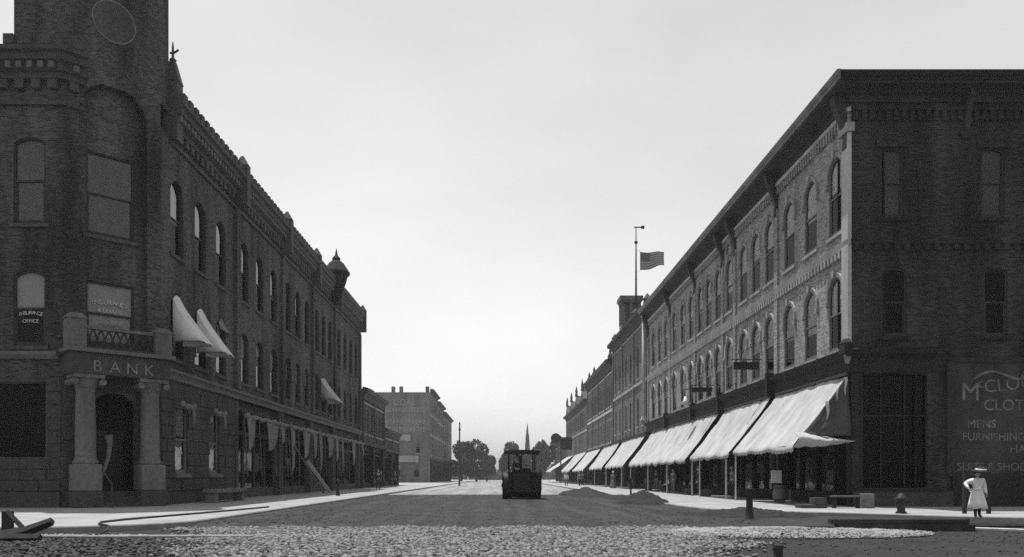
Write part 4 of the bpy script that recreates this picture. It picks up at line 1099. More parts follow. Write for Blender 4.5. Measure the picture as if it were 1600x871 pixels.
# small sloping awnings on single windows of the bank
def window_awning(label, yc, zt, zb, w=1.45, out=1.35, mat='canvas_white'):
    a = thing('window_awning', label, 'awning', (LX, yc, zb), 0, 'small window awnings on the bank front')
    mb = MB(); n = 12; ids = {}
    for i in range(n + 1):
        for j in range(n + 1):
            s, t = i / n, j / n
            half_w = w / 2 * (0.72 + 0.28 * min(1, t * 2.2))
            arch = 0.22 * (1 - (2 * s - 1) ** 2) * (1 - t) ** 2
            ids[i, j] = len(mb.v)
            mb.v.append((LX + 0.03 + out * (t ** 1.15), yc - half_w + 2 * half_w * s, zt - 0.2 + arch + (zb - zt + 0.2) * t + 0.03 * math.sin(s * 12) * t))
    for i in range(n):
        for j in range(n): mb.f.append((ids[i, j], ids[i + 1, j], ids[i + 1, j + 1], ids[i, j + 1]))
    for e in (0, n):
        k = len(mb.v)
        for j in range(n + 1):
            p = mb.v[ids[e, j]]; mb.v.append((p[0], p[1], zb - 0.02))
        for j in range(n): mb.f.append((ids[e, j], ids[e, j + 1], k + j + 1, k + j))
    o = mb.build('canvas', mat, a, smooth=True); md = o.modifiers.new('thick', 'SOLIDIFY'); md.thickness = 0.012
    MB().tube([(LX + 0.05, yc - w / 2, zb), (LX + out, yc - w / 2, zb), (LX + out, yc + w / 2, zb), (LX + 0.05, yc + w / 2, zb)], 0.02, 6).build('frame', 'iron', a)
window_awning('bright white window awning nearest the bank corner', 35.3, 9.15, 7.05)
window_awning('bright white window awning, second from the bank corner', 38.05, 9.15, 7.0)
window_awning('pale folded window awning, third from the bank corner', 40.85, 9.2, 8.55, out=0.3, w=1.2, mat='canvas_dirty')
window_awning('far pale window awning near the end of the bank front', 64.5, 9.1, 7.2, out=1.3, w=3.4, mat='canvas_old')
for yc, lab in ((35.85, 'ragged pale roll of canvas over the first street level bank window'), (39.95, 'ragged pale roll of canvas over the second street level bank window')):
    pts = [(LX + 0.25, yc - 0.75 + 0.15 * k, 4.35 + 0.08 * math.sin(k * 1.4)) for k in range(11)]
    t = thing('canvas_roll', lab, 'awning', (LX + 0.25, yc, 4.3), 0, 'small canvas rolls on the bank')
    MB().tube(pts, [0.10 + 0.05 * math.sin(k * 2.0) for k in range(11)], 8).build('roll', 'canvas_dirty', t, smooth=True)
    MB().tube([(LX + 0.25, yc + 0.6, 4.35), (LX + 0.3, yc + 0.62, 3.9), (LX + 0.28, yc + 0.66, 3.5)], [0.1, 0.07, 0.02], 8).build('loose_end', 'canvas_dirty', t, smooth=True)

# ------------------------------------------------------------------ left side farther on
C2, FC_2 = block('two_storey_block', 'low two storey brick shop building just past the bank block', LX, 82.5, 97.6, 'W', 9.6, 2, [(5.7, 2.6, 0.0)], 'brick_bank', nwin=3, gz=4.6, co=0.5, ch=0.9)
MB().box(LX - 2.6, LX - 0.1, 88, 91, 10.4, 10.9).build('roof_hatch', 'trim_bank', C2)
C3, F_3 = block('painted_block', 'far three storey brick block with white lettering on its end wall', LX, 161.0, 178.5, 'W', 18.2, 3, [(5.6, 2.6, 0.0), (10.2, 2.6, 0.0), (14.2, 2.4, 0.0)], 'brick_far', nwin=2, gz=4.7, front=True, depth_x=24)
FF3 = frame_at(LX - 12.5, 161.0, 0)
wall(C3, FF3, -11.0, 12.5, 0, 18.18, [(1.0, 2.6, 0.0, [(2.6, 3.9), (5.2, 6.6), (9.2, 10.4)]), (5.8, 2.2, 0.0, [(4.0, 6.3), (9.6, 10.6)])], 'brick_far')
for u, z, w, h in ((3.25, 1.0, 1.3, 2.6), (5.9, 1.0, 1.4, 2.6), (9.8, 1.0, 1.2, 2.6), (5.15, 5.8, 2.3, 2.2), (10.1, 5.8, 1.0, 2.2)):
    window(C3, FF3, u, z, w, h, 0.0, hood=False, blind=0.4, bmat='blind_grey')
inst('lettering', text_mesh('COAL', 1.7, 'paint_faded', 0.02), C3, FF3 @ Matrix.Translation((7.4, -0.03, 15.6)) @ STAND)
# rows of painted letters too worn to read: short strokes
for z, n, hgt in ((14.2, 13, 0.9), (11.9, 11, 0.85), (10.2, 12, 1.0)):
    mb = MB()
    for k in range(n):
        x = 3.6 + k * 8.2 / n
        for q in range(2):
            xx = x + q * 0.26 + random.uniform(0, 0.05)
            mb.box(xx, xx + 0.11, -0.05, -0.01, z, z + hgt)
        zz = z + random.choice([0, 0.4, 0.8]) * hgt
        mb.box(x + 0.05, x + 0.4, -0.06, -0.02, zz, zz + 0.14)
    mb.build('painted_letters', 'paint_faded', C3, FF3)
for z0, z1, a, b in ((8.4, 9.6, 3.4, 8.6), (4.1, 5.4, 5.6, 10.2)):
    MB().box(a, b, -0.5, -0.01, z0, z1).build('sign_panel', 'stone_trim', C3, FF3)
for u in (5.0, 6.6, 11.9): MB().box(u - 0.35, u + 0.35, 0.5, 1.2, 18.2, 19.4).build('chimney', 'brick_far', C3, FF3)
block('far_brick_block', 'far brick block second past the lettered end wall', LX, 178.8, 197.0, 'W', 17.4, 3, [(5.6, 2.6, 0.0), (10.2, 2.6, 0.0), (14.0, 2.0, 0.0)], 'brick_far', nwin=2, gz=4.7)
block('far_end_block', 'farthest brick block on the left before the trees', LX, 197.3, 229.0, 'W', 16.6, 4, [(5.6, 2.6, 0.0), (10.2, 2.6, 0.0)], 'brick_far', nwin=2, gz=4.7)
C4, F_4 = block('low_shop', 'one storey dark brick shop between the two storey shop and the lettered wall', LX, 98.0, 112.0, 'W', 6.6, 2, [], 'brick_bank', gz=4.4, co=0.4, ch=0.6)
# ------------------------------------------------------------------ people
def head_bm(bm, c, h, face):
    """a head with brow, nose, ears and chin added to bm; face = heading angle"""
    r = h / 2
    res = bmesh.ops.create_uvsphere(bm, u_segments=16, v_segments=12, radius=1.0)
    rot = Matrix.Rotation(face, 3, 'Z')
    for v in res['verts']:
        p = v.co.copy()                    # local: +Y is the face
        x, y, z = p
        w = 0.74 * (1 - 0.22 * max(0, -z) ** 1.5)
        q = Vector((x * w, y * (0.88 - 0.1 * max(0, -z)), z))
        if y > 0.55 and abs(x) < 0.25 and -0.3 < z < 0.12: q.y += 0.16
        if y > 0.6 and 0.2 < abs(x) < 0.5 and 0.0 < z < 0.3: q.y -= 0.07
        if y > 0.4 and abs(x) < 0.4 and z < -0.7: q.y += 0.12
        if abs(x) > 0.9 and abs(z) < 0.35: q.x *= 1.14
        v.co = rot @ (q * r) + Vector(c)

def skinned(name, joints, edges, mat, parent, world, head=None, face=0.0, levels=1, root=0, extra_mats=()):
    me = bpy.data.meshes.new(name)
    me.from_pydata([j[0] for j in joints], edges, [])
    o = bpy.data.objects.new(name, me); COL.objects.link(o)
    md = o.modifiers.new('skin', 'SKIN'); md.use_smooth_shade = True
    if not me.skin_vertices: pass
    for i, j in enumerate(joints):
        sv = me.skin_vertices[0].data[i]; r = j[1]
        sv.radius = r if hasattr(r, '__len__') else (r, r)
        sv.use_root = (i == root)
    s2 = o.modifiers.new('sub', 'SUBSURF'); s2.levels = levels; s2.render_levels = levels
    dg = bpy.context.evaluated_depsgraph_get()
    m2 = bpy.data.meshes.new_from_object(o.evaluated_get(dg))
    COL.objects.unlink(o); bpy.data.objects.remove(o)
    if head:
        bm = bmesh.new(); bm.from_mesh(m2); head_bm(bm, head[0], head[1], face); bm.to_mesh(m2); bm.free()
    m2.materials.clear(); m2.materials.append(M[mat])
    m2.polygons.foreach_set('use_smooth', [True] * len(m2.polygons))
    return inst(name, m2, parent, world)

def hand(J, E, wrist, d, side, s):
    """palm and five fingers from a wrist joint, direction d; side = thumb direction"""
    d = Vector(d).normalized(); sd = Vector(side).normalized(); w = Vector(J[wrist][0])
    J.append((tuple(w + d * 0.055 * s), (0.022 * s, 0.03 * s))); E.append((wrist, len(J) - 1)); palm = len(J) - 1
    bend = d.cross(sd).normalized()
    for k, (off, ln) in enumerate(((-0.6, 0.05), (-0.2, 0.065), (0.2, 0.07), (0.6, 0.062))):
        a = w + d * 0.075 * s + sd * off * 0.03 * s
        J.append((tuple(a), 0.009 * s)); E.append((palm, len(J) - 1))
        J.append((tuple(a + d * ln * 0.6 * s + bend * 0.01 * s), 0.008 * s)); E.append((len(J) - 2, len(J) - 1))
        J.append((tuple(a + d * ln * s + bend * 0.03 * s), 0.007 * s)); E.append((len(J) - 2, len(J) - 1))
    a = w + d * 0.035 * s + sd * 0.035 * s
    J.append((tuple(a), 0.010 * s)); E.append((wrist, len(J) - 1))
    J.append((tuple(a + (d + sd) * 0.03 * s), 0.009 * s)); E.append((len(J) - 2, len(J) - 1))

def person(label, x, y, face, h=1.72, coat='cloth_dark', legs='cloth_dark', pose='stand', hat='bowler', group=None, z=0.0, skirt=False):
    s = h / 1.72
    t = thing('person', label, 'person', (x, y, z), 0, group)
    Wd = Matrix.Translation((x, y, z)) @ Matrix.Rotation(face, 4, 'Z') @ Matrix.Scale(s, 4)
    sit = pose == 'sit'; hz = 0.48 if sit else 0.93
    J = [((0, 0, hz), (0.13, 0.10)), ((0, 0, hz + 0.22), (0.125, 0.095)), ((0, 0.01, hz + 0.42), (0.155, 0.10)), ((0, 0.0, hz + 0.54), (0.07, 0.06)), ((0, 0.01, hz + 0.62), 0.05)]
    E = [(0, 1), (1, 2), (2, 3), (3, 4)]
    feet = []
    for sx in (-1, 1):
        st = 0.0 if pose != 'walk' else 0.22 * sx
        k = len(J)
        if sit: L = [((sx * 0.1, 0.05, 0.47), 0.085), ((sx * 0.13, 0.42, 0.48), 0.06), ((sx * 0.13, 0.46, 0.08), 0.042), ((sx * 0.14, 0.62, 0.035), 0.035)]
        else: L = [((sx * 0.09, 0, 0.86), 0.085), ((sx * 0.1, st * 0.6 + 0.03, 0.48), 0.06), ((sx * 0.1, st, 0.09), 0.042), ((sx * 0.11, st + 0.15, 0.035), 0.035)]
        J += L; E += [(0, k), (k, k + 1), (k + 1, k + 2), (k + 2, k + 3)]
        k = len(J); sw = -0.5 * st
        J += [((sx * 0.19, 0, hz + 0.47), 0.058), ((sx * 0.25, -0.03 + sw * 0.4, hz + 0.2), 0.045), ((sx * 0.24, (0.3 if sit else 0.06) + sw, hz + (0.1 if sit else -0.04)), 0.034)]
        E += [(2, k), (k, k + 1), (k + 1, k + 2)]
        hand(J, E, k + 2, (0, 0.5, -1) if not sit else (0, 1, -0.2), (0, 1, 0.3) if not sit else (-sx, 0, 0), 1.1)
    b = skinned('body', J, E, 'skin', t, Wd, head=((0, 0.03, hz + 0.74), 0.235))
    # clothes follow the same joints a little larger
    jc = [J[0], J[1], J[2]]; jc = [(j[0], (j[1][0] * 1.12, j[1][1] * 1.2)) for j in jc]; ec = [(0, 1), (1, 2)]
    per = 4 + 3 + 14
    nb = 5
    arms = []; lg = []; le = []
    idx = 5
    k_arm = []
    for q in range(2):
        leg0 = idx; arm0 = idx + 4
        k_arm.append(arm0); lg.append(leg0); idx = arm0 + 3 + 1 + 12 + 2
    for a in k_arm:
        c = len(jc); jc += [(J[a][0], J[a][1] * 1.2), (J[a + 1][0], J[a + 1][1] * 1.25), (J[a + 2][0], J[a + 2][1] * 1.2)]
        ec += [(2, c), (c, c + 1), (c + 1, c + 2)]
    skinned('coat', jc, ec, coat, t, Wd)
    jl = [((0, 0, hz + 0.02), (0.14, 0.115))]; el = []
    for a in lg:
        c = len(jl); jl += [(J[a][0], J[a][1] * 1.15), (J[a + 1][0], J[a + 1][1] * 1.25), (J[a + 2][0], J[a + 2][1] * 1.35)]
        el += [(0, c), (c, c + 1), (c + 1, c + 2)]
    skinned('trousers', jl, el, legs, t, Wd)
    if skirt:
        MB().lathe([(0.17, 0.98), (0.22, 0.8), (0.30, 0.4), (0.36, 0.05), (0.34, 0.05)], (0, 0), 18).build('skirt', legs, t, Wd, smooth=True)
    hzt = hz + 0.80
    if hat: MB().lathe([(0.17, hzt), (0.175, hzt + 0.012), (0.105, hzt + 0.02), (0.10, hzt + 0.09), (0.06, hzt + 0.125), (0.01, hzt + 0.13)], (0, 0.02), 16).build('hat', 'cloth_dark' if hat == 'bowler' else 'canvas_old', t, Wd, smooth=True)
    return t

# the girl on the right
def girl(x, y, face, h=1.34):
    s = h / 1.34
    t = thing('person', 'girl in a short white dress, dark stockings and wide hat by the timbers', 'person', (x, y, 0))
    Wd = Matrix.Translation((x, y, 0)) @ Matrix.Rotation(face, 4, 'Z') @ Matrix.Scale(s, 4)
    J = [((0, 0, 0.66), (0.105, 0.085)), ((0, 0, 0.83), (0.095, 0.075)), ((0, 0.005, 0.98), (0.115, 0.08)), ((0, 0, 1.06), (0.05, 0.045)), ((0, 0.01, 1.12), 0.04)]
    E = [(0, 1), (1, 2), (2, 3), (3, 4)]
    for sx in (-1, 1):
        k = len(J)
        J += [((sx * 0.07, 0, 0.6), 0.065), ((sx * 0.085, 0.07 * sx, 0.36), 0.045), ((sx * 0.10, 0.10 * sx, 0.07), 0.034), ((sx * 0.125, 0.10 + 0.10 * sx, 0.03), 0.032)]
        E += [(0, k), (k, k + 1), (k + 1, k + 2), (k + 2, k + 3)]
    # right arm bent outward with the hand at the hip, left arm hanging
    k = len(J)
    J += [((0.14, 0, 1.01), 0.043), ((0.32, 0.0, 0.93), 0.034), ((0.30, 0.14, 0.80), 0.027)]; E += [(2, k), (k, k + 1), (k + 1, k + 2)]
    hand(J, E, k + 2, (-0.3, 0.5, -0.8), (-0.5, 0.8, 0), 0.85); r_arm = k
    k = len(J)
    J += [((-0.14, 0, 1.01), 0.043), ((-0.19, -0.02, 0.84), 0.034), ((-0.2, 0.06, 0.66), 0.027)]; E += [(2, k), (k, k + 1), (k + 1, k + 2)]
    hand(J, E, k + 2, (0, 0.3, -1), (0.2, 1, 0), 0.85); l_arm = k
    skinned('body', J, E, 'skin', t, Wd, head=((0, 0.02, 1.215), 0.205), levels=2)
    js = []; es = []
    for sx in (0, 1):
        a = 5 + 4 * sx; c = len(js)
    jl = [((0, 0, 0.62), (0.10, 0.085))]; el = []
    for a in (5, 9):
        c = len(jl); jl += [(J[a][0], 0.07), (J[a + 1][0], 0.05), (J[a + 2][0], 0.037), (J[a + 3][0], 0.036)]; el += [(0, c), (c, c + 1), (c + 1, c + 2), (c + 2, c + 3)]
    skinned('stockings', jl, el, 'cloth_dark', t, Wd)
    jb = [((0, 0, 0.70), (0.12, 0.10)), ((0, 0, 0.82), (0.115, 0.095)), ((0, 0.005, 0.97), (0.145, 0.105)), ((0, 0, 1.05), (0.07, 0.06))]; eb = [(0, 1), (1, 2), (2, 3)]
    for a in (r_arm, l_arm):
        c = len(jb); jb += [(J[a][0], 0.078), (J[a + 1][0], 0.06), (J[a + 2][0], 0.036)]; eb += [(2, c), (c, c + 1), (c + 1, c + 2)]
    skinned('bodice', jb, eb, 'cloth_white', t, Wd)
    mb = MB(); n = 36; prof_ = [(0.125, 0.76), (0.145, 0.70), (0.175, 0.58), (0.205, 0.42), (0.232, 0.26), (0.225, 0.255), (0.17, 0.45)]
    for r, z in prof_:
        for k in range(n):
            tt = 2 * math.pi * k / n; fl = 1 + (0.10 * math.sin(tt * 8 + 2 * math.sin(tt)) + 0.05 * math.sin(tt * 3 + 1)) * max(0, (0.74 - z) / 0.4)
            mb.v.append((r * fl * math.cos(tt), r * fl * 0.9 * math.sin(tt), z + 0.012 * math.sin(tt * 5)))
    for i in range(len(prof_) - 1):
        for k in range(n): mb.f.append((i * n + k, i * n + (k + 1) % n, (i + 1) * n + (k + 1) % n, (i + 1) * n + k))
    mb.build('skirt', 'cloth_white', t, Wd, smooth=True)
    MB().lathe([(0.125, 0.745), (0.135, 0.76), (0.135, 0.80), (0.12, 0.81)], (0, 0), 20).build('sash', 'cloth_white', t, Wd, smooth=True)
    MB().lathe([(0.10, 1.19), (0.118, 1.24), (0.115, 1.29), (0.06, 1.325)], (0, -0.015), 16).tube([(0, -0.08, 1.24), (0, -0.11, 1.12), (0, -0.10, 1.0)], [0.07, 0.06, 0.02], 8).build('hair', 'hair', t, Wd, smooth=True)
    hat = MB().lathe([(0.235, 1.272), (0.24, 1.285), (0.13, 1.30), (0.12, 1.36), (0.07, 1.385), (0.01, 1.39)], (0, 0.0), 22).build('hat', 'cloth_dark', t, Wd @ Matrix.Rotation(R(-8), 4, 'X'), smooth=True)
    MB().lathe([(0.132, 1.302), (0.136, 1.325), (0.124, 1.345)], (0, 0.0), 22).build('hat_band', 'cloth_white', t, Wd @ Matrix.Rotation(R(-8), 4, 'X'), smooth=True)
    return t
girl(13.78, 23.15, R(176), 1.44)
# low dark duckboard she stands beside, pale planks, upright frame behind her
db = thing('plank_walk', 'dark boards laid flat below the kerb before the girl', 'planks', (13.2, 21.8, 0))
for k in range(4):
    MB().box(12.3, 14.2, 21.3 + k * 0.27, 21.55 + k * 0.27, -0.158, -0.10 + 0.012 * (k % 2)).build('plank', 'wood_dark', db)
GZ = -0.16
tag(bevel(MB().box(-1.7, 1.7, -0.12, 0.12, 0, 0.07).build('pale_plank', 'wood_pale', None, Matrix.Translation((13.2, 19.3, GZ + 0.005)) @ Matrix.Rotation(R(-38), 4, 'Z')), 0.01), 'pale plank lying slantwise below the girl', 'plank')
tag(bevel(MB().box(-1.3, 1.3, -0.1, 0.1, 0, 0.06).build('pale_plank', 'wood_pale', None, Matrix.Translation((14.2, 18.2, GZ + 0.005)) @ Matrix.Rotation(R(-24), 4, 'Z')), 0.01), 'pale plank at the lower right edge beyond the first slanting one', 'plank')
ft = thing('upright_frame', 'dark wooden upright frame standing behind the girl', 'frame', (15.4, 25.9, 0))
for x in (15.0, 15.78): MB().box(x - 0.05, x + 0.05, 25.85, 25.95, 0, 1.38).build('post', 'wood_dark', ft)
MB().box(15.05, 15.73, 25.86, 25.94, 1.25, 1.33).box(15.05, 15.73, 25.86, 25.94, 0.55, 0.62).build('rail', 'wood_dark', ft)
# long dark timbers stacked at the edge of the side street
labs = ['lowest front timber of the long dark stack at right', 'lowest back timber of the long dark stack at right', 'upper front timber of the long dark stack at right', 'upper back timber of the long dark stack at right', 'short dark timber at the left end of the long stack']
for (a, b, y0, y1, z0, z1), lb in zip(((8.35, 11.75, 19.8, 20.08, GZ, GZ + 0.18), (8.5, 11.85, 20.1, 20.38, GZ, GZ + 0.18), (8.2, 11.6, 19.82, 20.1, GZ + 0.183, GZ + 0.31), (8.4, 11.8, 20.13, 20.4, GZ + 0.183, GZ + 0.32), (7.5, 8.2, 19.6, 19.85, GZ, GZ + 0.15)), labs):
    o = tag(bevel(MB().box(a, b, y0, y1, z0, z1).build('timber', 'wood_dark'), 0.015), lb, 'timber', 'dark timbers stacked at right')
# hydrants, posts and stakes
def post(label, x, y, h, r, z=0.0, name='hitching_post'):
    t = thing(name, label, 'post', (x, y, z))
    MB().lathe([(r * 1.35, 0), (r * 1.35, 0.06), (r * 1.1, 0.1), (r * 0.95, 0.3 * h), (r * 0.8, 0.8 * h), (r * 0.8, 0.86 * h)], (x, y), 14, z).build('shaft', 'iron', t, smooth=True)
    MB().lathe([(r * 0.8, 0.86 * h), (r * 1.05, 0.88 * h), (r * 1.05, 0.92 * h), (r * 0.6, 0.95 * h), (r * 0.4, h), (r * 0.1, h * 1.01)], (x, y), 14, z).build('cap', 'iron', t, smooth=True)
    MB().tube([(x + 1.2 * r * math.cos(k * 0.7), y - r, z + 0.78 * h + 1.2 * r * math.sin(k * 0.7)) for k in range(10)], 0.012, 6).build('ring', 'iron', t)
    return t
post('dark tapered iron hitching post at the right street corner', 7.45, 24.0, 1.05, 0.11, -0.12)
post('thin dark post at the left kerb before the shops', -10.2, 50.0, 1.05, 0.1)
post('short dark post at the right kerb beside the heaps', 7.7, 47.5, 1.1, 0.06)
t = thing('hydrant', 'squat dark hydrant on the right corner pavement', 'hydrant', (13.0, 26.0, 0))
MB().lathe([(0.17, 0), (0.17, 0.05), (0.12, 0.08), (0.12, 0.42), (0.2, 0.44), (0.2, 0.5), (0.13, 0.55), (0.1, 0.62), (0.04, 0.66)], (13.0, 26.0), 14).build('barrel', 'iron', t, smooth=True)
for a in (-1, 1): MB().tube([(13.0 + a * 0.1, 26.0, 0.33), (13.0 + a * 0.2, 26.0, 0.33)], 0.055, 8).build('outlet', 'iron', t)
t = thing('stake', 'short dark wooden stake in the bare earth at the bottom right', 'stake', (4.45, 12.85, GZ))
mb = MB().frustum((4.45, 12.85), 0.055, 0.05, 0.06, 0.055, GZ - 0.05, GZ + 0.21); mb.frustum((4.45, 12.85), 0.07, 0.065, 0.065, 0.06, GZ + 0.21, GZ + 0.26)
mb.build('shaft', 'wood_dark', t)
# corner clutter below the near awning
t = thing('low_bench', 'small dark bench by the shop at the right corner', 'bench', (13.0, 30.4, 0))
MB().box(12.55, 13.6, 30.2, 30.55, 0.42, 0.48).build('seat', 'wood_mid', t)
for x in (12.6, 13.5): MB().box(x, x + 0.06, 30.22, 30.5, 0, 0.42).build('leg', 'wood_dark', t)
tag(bevel(MB().box(13.75, 14.15, 30.3, 30.7, 0, 0.55).build('crate', 'stone_bank_light'), 0.02), 'pale block beside the small dark bench at the right corner', 'block')
t = thing('shop_steps', 'two dark stone steps at the right corner shop', 'steps', (11.9, 30.5, 0))
bevel(MB().box(11.35, 12.35, 30.3, 30.9, 0, 0.14).build('step', 'stone_bank', t), 0.01); bevel(MB().box(11.9, 12.35, 30.31, 30.89, 0.143, 0.4).build('step', 'stone_bank', t), 0.01)
# broken barricade at the lower left
t = thing('barricade', 'broken dark timber barricade at the lower left corner', 'barricade', (-10.6, 17.2, GZ))
MB().box(-10.62, -10.44, 17.0, 17.15, GZ, GZ + 0.62).build('post', 'wood_dark', t)
MB().tube([(-10.5, 17.0, GZ + 0.62), (-10.05, 16.9, GZ + 0.22)], 0.06, 4).build('brace', 'wood_dark', t)
MB().tube([(-10.6, 16.85, GZ + 0.12), (-10.0, 16.8, GZ + 0.2), (-9.4, 16.75, GZ + 0.42)], [0.1, 0.11, 0.09], 4).build('plank', 'wood_dark', t)
MB().tube([(-10.9, 16.6, GZ + 0.08), (-9.5, 16.5, GZ + 0.1)], [0.11, 0.08], 4).build('plank', 'wood_dark', t)

# pedestrians
person('man in dark clothes standing on the far left pavement', -12.2, 92.0, R(150), 1.72, group=None)
person('man in dark clothes walking on the left pavement past the last bank windows', -10.9, 71.0, R(185), 1.74, pose='walk')
person('man in dark clothes standing before the two storey shop at left', -12.6, 84.0, R(100), 1.72)
person('person in pale clothes walking under the far right awnings', 7.9, 97.0, R(170), 1.68, coat='cloth_white', legs='cloth_mid', pose='walk', hat='straw')
person('person in grey clothes walking beside the pale walker at right', 9.4, 96.0, R(190), 1.7, coat='cloth_mid', pose='walk')
person('person in light shirt seated under the long right awning', 12.6, 60.5, R(90), 1.7, coat='cloth_white', pose='sit', hat='straw')
person('person in grey coat standing under the long right awning', 12.4, 57.6, R(120), 1.72, coat='cloth_mid', legs='cloth_mid')
person('man in dark coat standing at the door below the second awning', 13.0, 45.0, R(100), 1.75, coat='cloth_mid')
person('man in dark suit standing by the pale post of the second awning', 12.6, 51.0, R(70), 1.74)
person('man in dark suit standing deep under the long right awning', 12.9, 66.5, R(140), 1.72, coat='cloth_dark', legs='cloth_mid')
person('woman in long grey skirt walking under the fourth awning', 11.2, 80.0, R(180), 1.62, coat='cloth_mid', legs='cloth_mid', hat='straw', skirt=True)
person('man in dark suit walking past the fifth awning', 10.6, 104.0, R(0), 1.72, pose='walk')
ch = thing('chair', 'plain wooden chair under the seated person at right', 'chair', (12.75, 60.5, 0))
MB().box(12.5, 12.95, 60.27, 60.73, 0.4, 0.44).build('seat', 'wood_mid', ch)
MB().box(12.91, 12.95, 60.27, 60.73, 0.44, 0.95).build('backrest', 'wood_mid', ch)
for x, y in ((12.53, 60.3), (12.53, 60.7), (12.92, 60.3), (12.92, 60.7)): MB().box(x - 0.02, x + 0.02, y - 0.02, y + 0.02, 0, 0.4).build('leg', 'wood_mid', ch)
# goods outside the shops
for k, (x, y, lb) in enumerate(((12.3, 52.6, 'dark crate on the pavement under the third awning'), (12.5, 49.0, 'dark crate on the pavement between two pale awning posts'), (12.9, 70.0, 'dark crate at the shop wall near the pale downpipe'))):
    c = thing('crate', lb, 'crate', (x, y, 0))
    for q in range(3): MB().box(x - 0.3, x + 0.3, y - 0.25, y - 0.23, 0.02 + q * 0.14, 0.14 + q * 0.14).build('slat', 'wood_mid', c)
    MB().box(x - 0.28, x + 0.28, y - 0.228, y + 0.25, 0.0, 0.4).build('body', 'wood_dark', c)
t = thing('barrel', 'wooden barrel outside the shop under the nearest awning', 'barrel', (12.7, 36.5, 0))
MB().lathe([(0.22, 0), (0.28, 0.2), (0.3, 0.4), (0.28, 0.6), (0.22, 0.8), (0.2, 0.8)], (12.7, 36.5), 16).build('staves', 'wood_mid', t, smooth=True)
for z in (0.12, 0.66): MB().lathe([(0.268, z), (0.275, z), (0.275, z + 0.05), (0.268, z + 0.05)], (12.7, 36.5), 16).build('hoop', 'iron', t)
tag(bevel(MB().box(12.9, 13.4, 38.2, 38.25, 0.9, 1.5).build('notice_board', 'cloth_white'), 0.005), 'small white notice hung under the nearest awning', 'notice')

# hanging signs and lamp on the right front
t = thing('hanging_sign', 'dark board sign projecting over the second awning', 'sign', (RX - 1, 43.2, 6.9))
MB().box(RX - 1.5, RX - 0.15, 42.95, 43.05, 6.95, 7.35).build('board', 'wood_dark', t); MB().tube([(RX, 43.0, 7.5), (RX - 1.6, 43.0, 7.5)], 0.03, 6).build('bracket', 'iron', t)
t = thing('hanging_sign', 'dark board sign projecting farther along over the long awning', 'sign', (RX - 1, 52.5, 6.9))
MB().box(RX - 1.5, RX - 0.15, 52.45, 52.55, 6.75, 7.05).build('board', 'wood_dark', t); MB().tube([(RX, 52.5, 7.2), (RX - 1.6, 52.5, 7.2)], 0.03, 6).build('bracket', 'iron', t)
t = thing('arc_lamp', 'hanging street lamp with white conical shade over the long awning', 'lamp', (12.9, 56.0, 6.2))
MB().tube([(RX, 56.0, 7.3), (12.9, 56.0, 7.3), (12.9, 56.0, 6.8)], 0.03, 6).build('arm', 'iron', t)
MB().lathe([(0.42, 6.28), (0.12, 6.55), (0.08, 6.8), (0.02, 6.82)], (12.9, 56.0), 14).build('shade', 'cloth_white', t, smooth=True)
MB().lathe([(0.03, 6.1), (0.1, 6.2), (0.1, 6.3), (0.04, 6.36)], (12.9, 56.0), 10).build('globe', 'cloth_white', t, smooth=True)
t = thing('round_sign', 'round dark sign on a post at the far end of the right row', 'sign', (9.6, 142, 0))
MB().tube([(10.6, 142, 0), (10.6, 142, 8.4)], 0.1, 8).build('post', 'iron', t)
MB().lathe([(0.0, -0.1), (0.85, -0.1), (0.9, 0), (0.85, 0.1), (0.0, 0.1)], (0, 0), 20).build('disc', 'wood_dark', t, Matrix.Translation((9.7, 142, 8.0)) @ STAND)
MB().box(10.6, 12.6, 141.95, 142.05, 6.0, 8.2).build('board', 'wood_dark', t)

# utility pole on the far left
t = thing('utility_pole', 'thin wooden utility pole in front of the far left trees', 'pole', (-5.9, 110, -0.12))
MB().tube([(-5.85, 112, -0.1), (-5.8, 112, 8.8)], [0.14, 0.09], 8).build('pole', 'bark', t)
MB().box(-5.95, -5.65, 111.95, 112.05, 7.6, 7.9).build('insulator_box', 'bark', t)

# ------------------------------------------------------------------ the road roller, seen from behind
RXc, RYc = 1.17, 45.6
rr_ = thing('road_roller', 'dark road roller with flat canopy seen from behind on the fresh paving', 'road roller', (RXc, RYc, -0.08))
RW = Matrix.Translation((RXc, RYc, -0.08))
def wheel(x0, x1, r, yc, name='rear_wheel'):
    def ring(mb, xa, xb, ra, rb, n=36):
        for k in range(n):
            t0, t1 = 2 * math.pi * k / n, 2 * math.pi * (k + 1) / n
            def P(x, r_, t): return (x, yc + r_ * math.cos(t), r + r_ * math.sin(t))
            mb.quad(P(xa, ra, t0), P(xb, ra, t0), P(xb, ra, t1), P(xa, ra, t1))
            mb.quad(P(xa, rb, t0), P(xb, rb, t0), P(xb, rb, t1), P(xa, rb, t1))
            mb.quad(P(xa, ra, t0), P(xa, rb, t0), P(xa, rb, t1), P(xa, ra, t1)); mb.quad(P(xb, ra, t0), P(xb, rb, t0), P(xb, rb, t1), P(xb, ra, t1))
        return mb
    w = ring(MB(), x0, x1, r, r - 0.06).build(name, 'iron_roller', rr_, RW)
    sp = MB()
    for k in range(10):
        t = 2 * math.pi * k / 10
        sp.tube([((x0 + x1) / 2, yc, r), ((x0 + x1) / 2, yc + (r - 0.04) * math.cos(t), r + (r - 0.04) * math.sin(t))], 0.035, 6)
    sp.tube([(x0 - 0.05, yc, r), (x1 + 0.05, yc, r)], 0.12, 12)
    sp.build('spokes', 'iron_roller', w, RW)
wheel(-1.1, -0.55, 0.78, 0.3); wheel(0.55, 1.1, 0.78, 0.3)
wheel(-0.65, 0.65, 0.55, 3.7, 'front_roll')
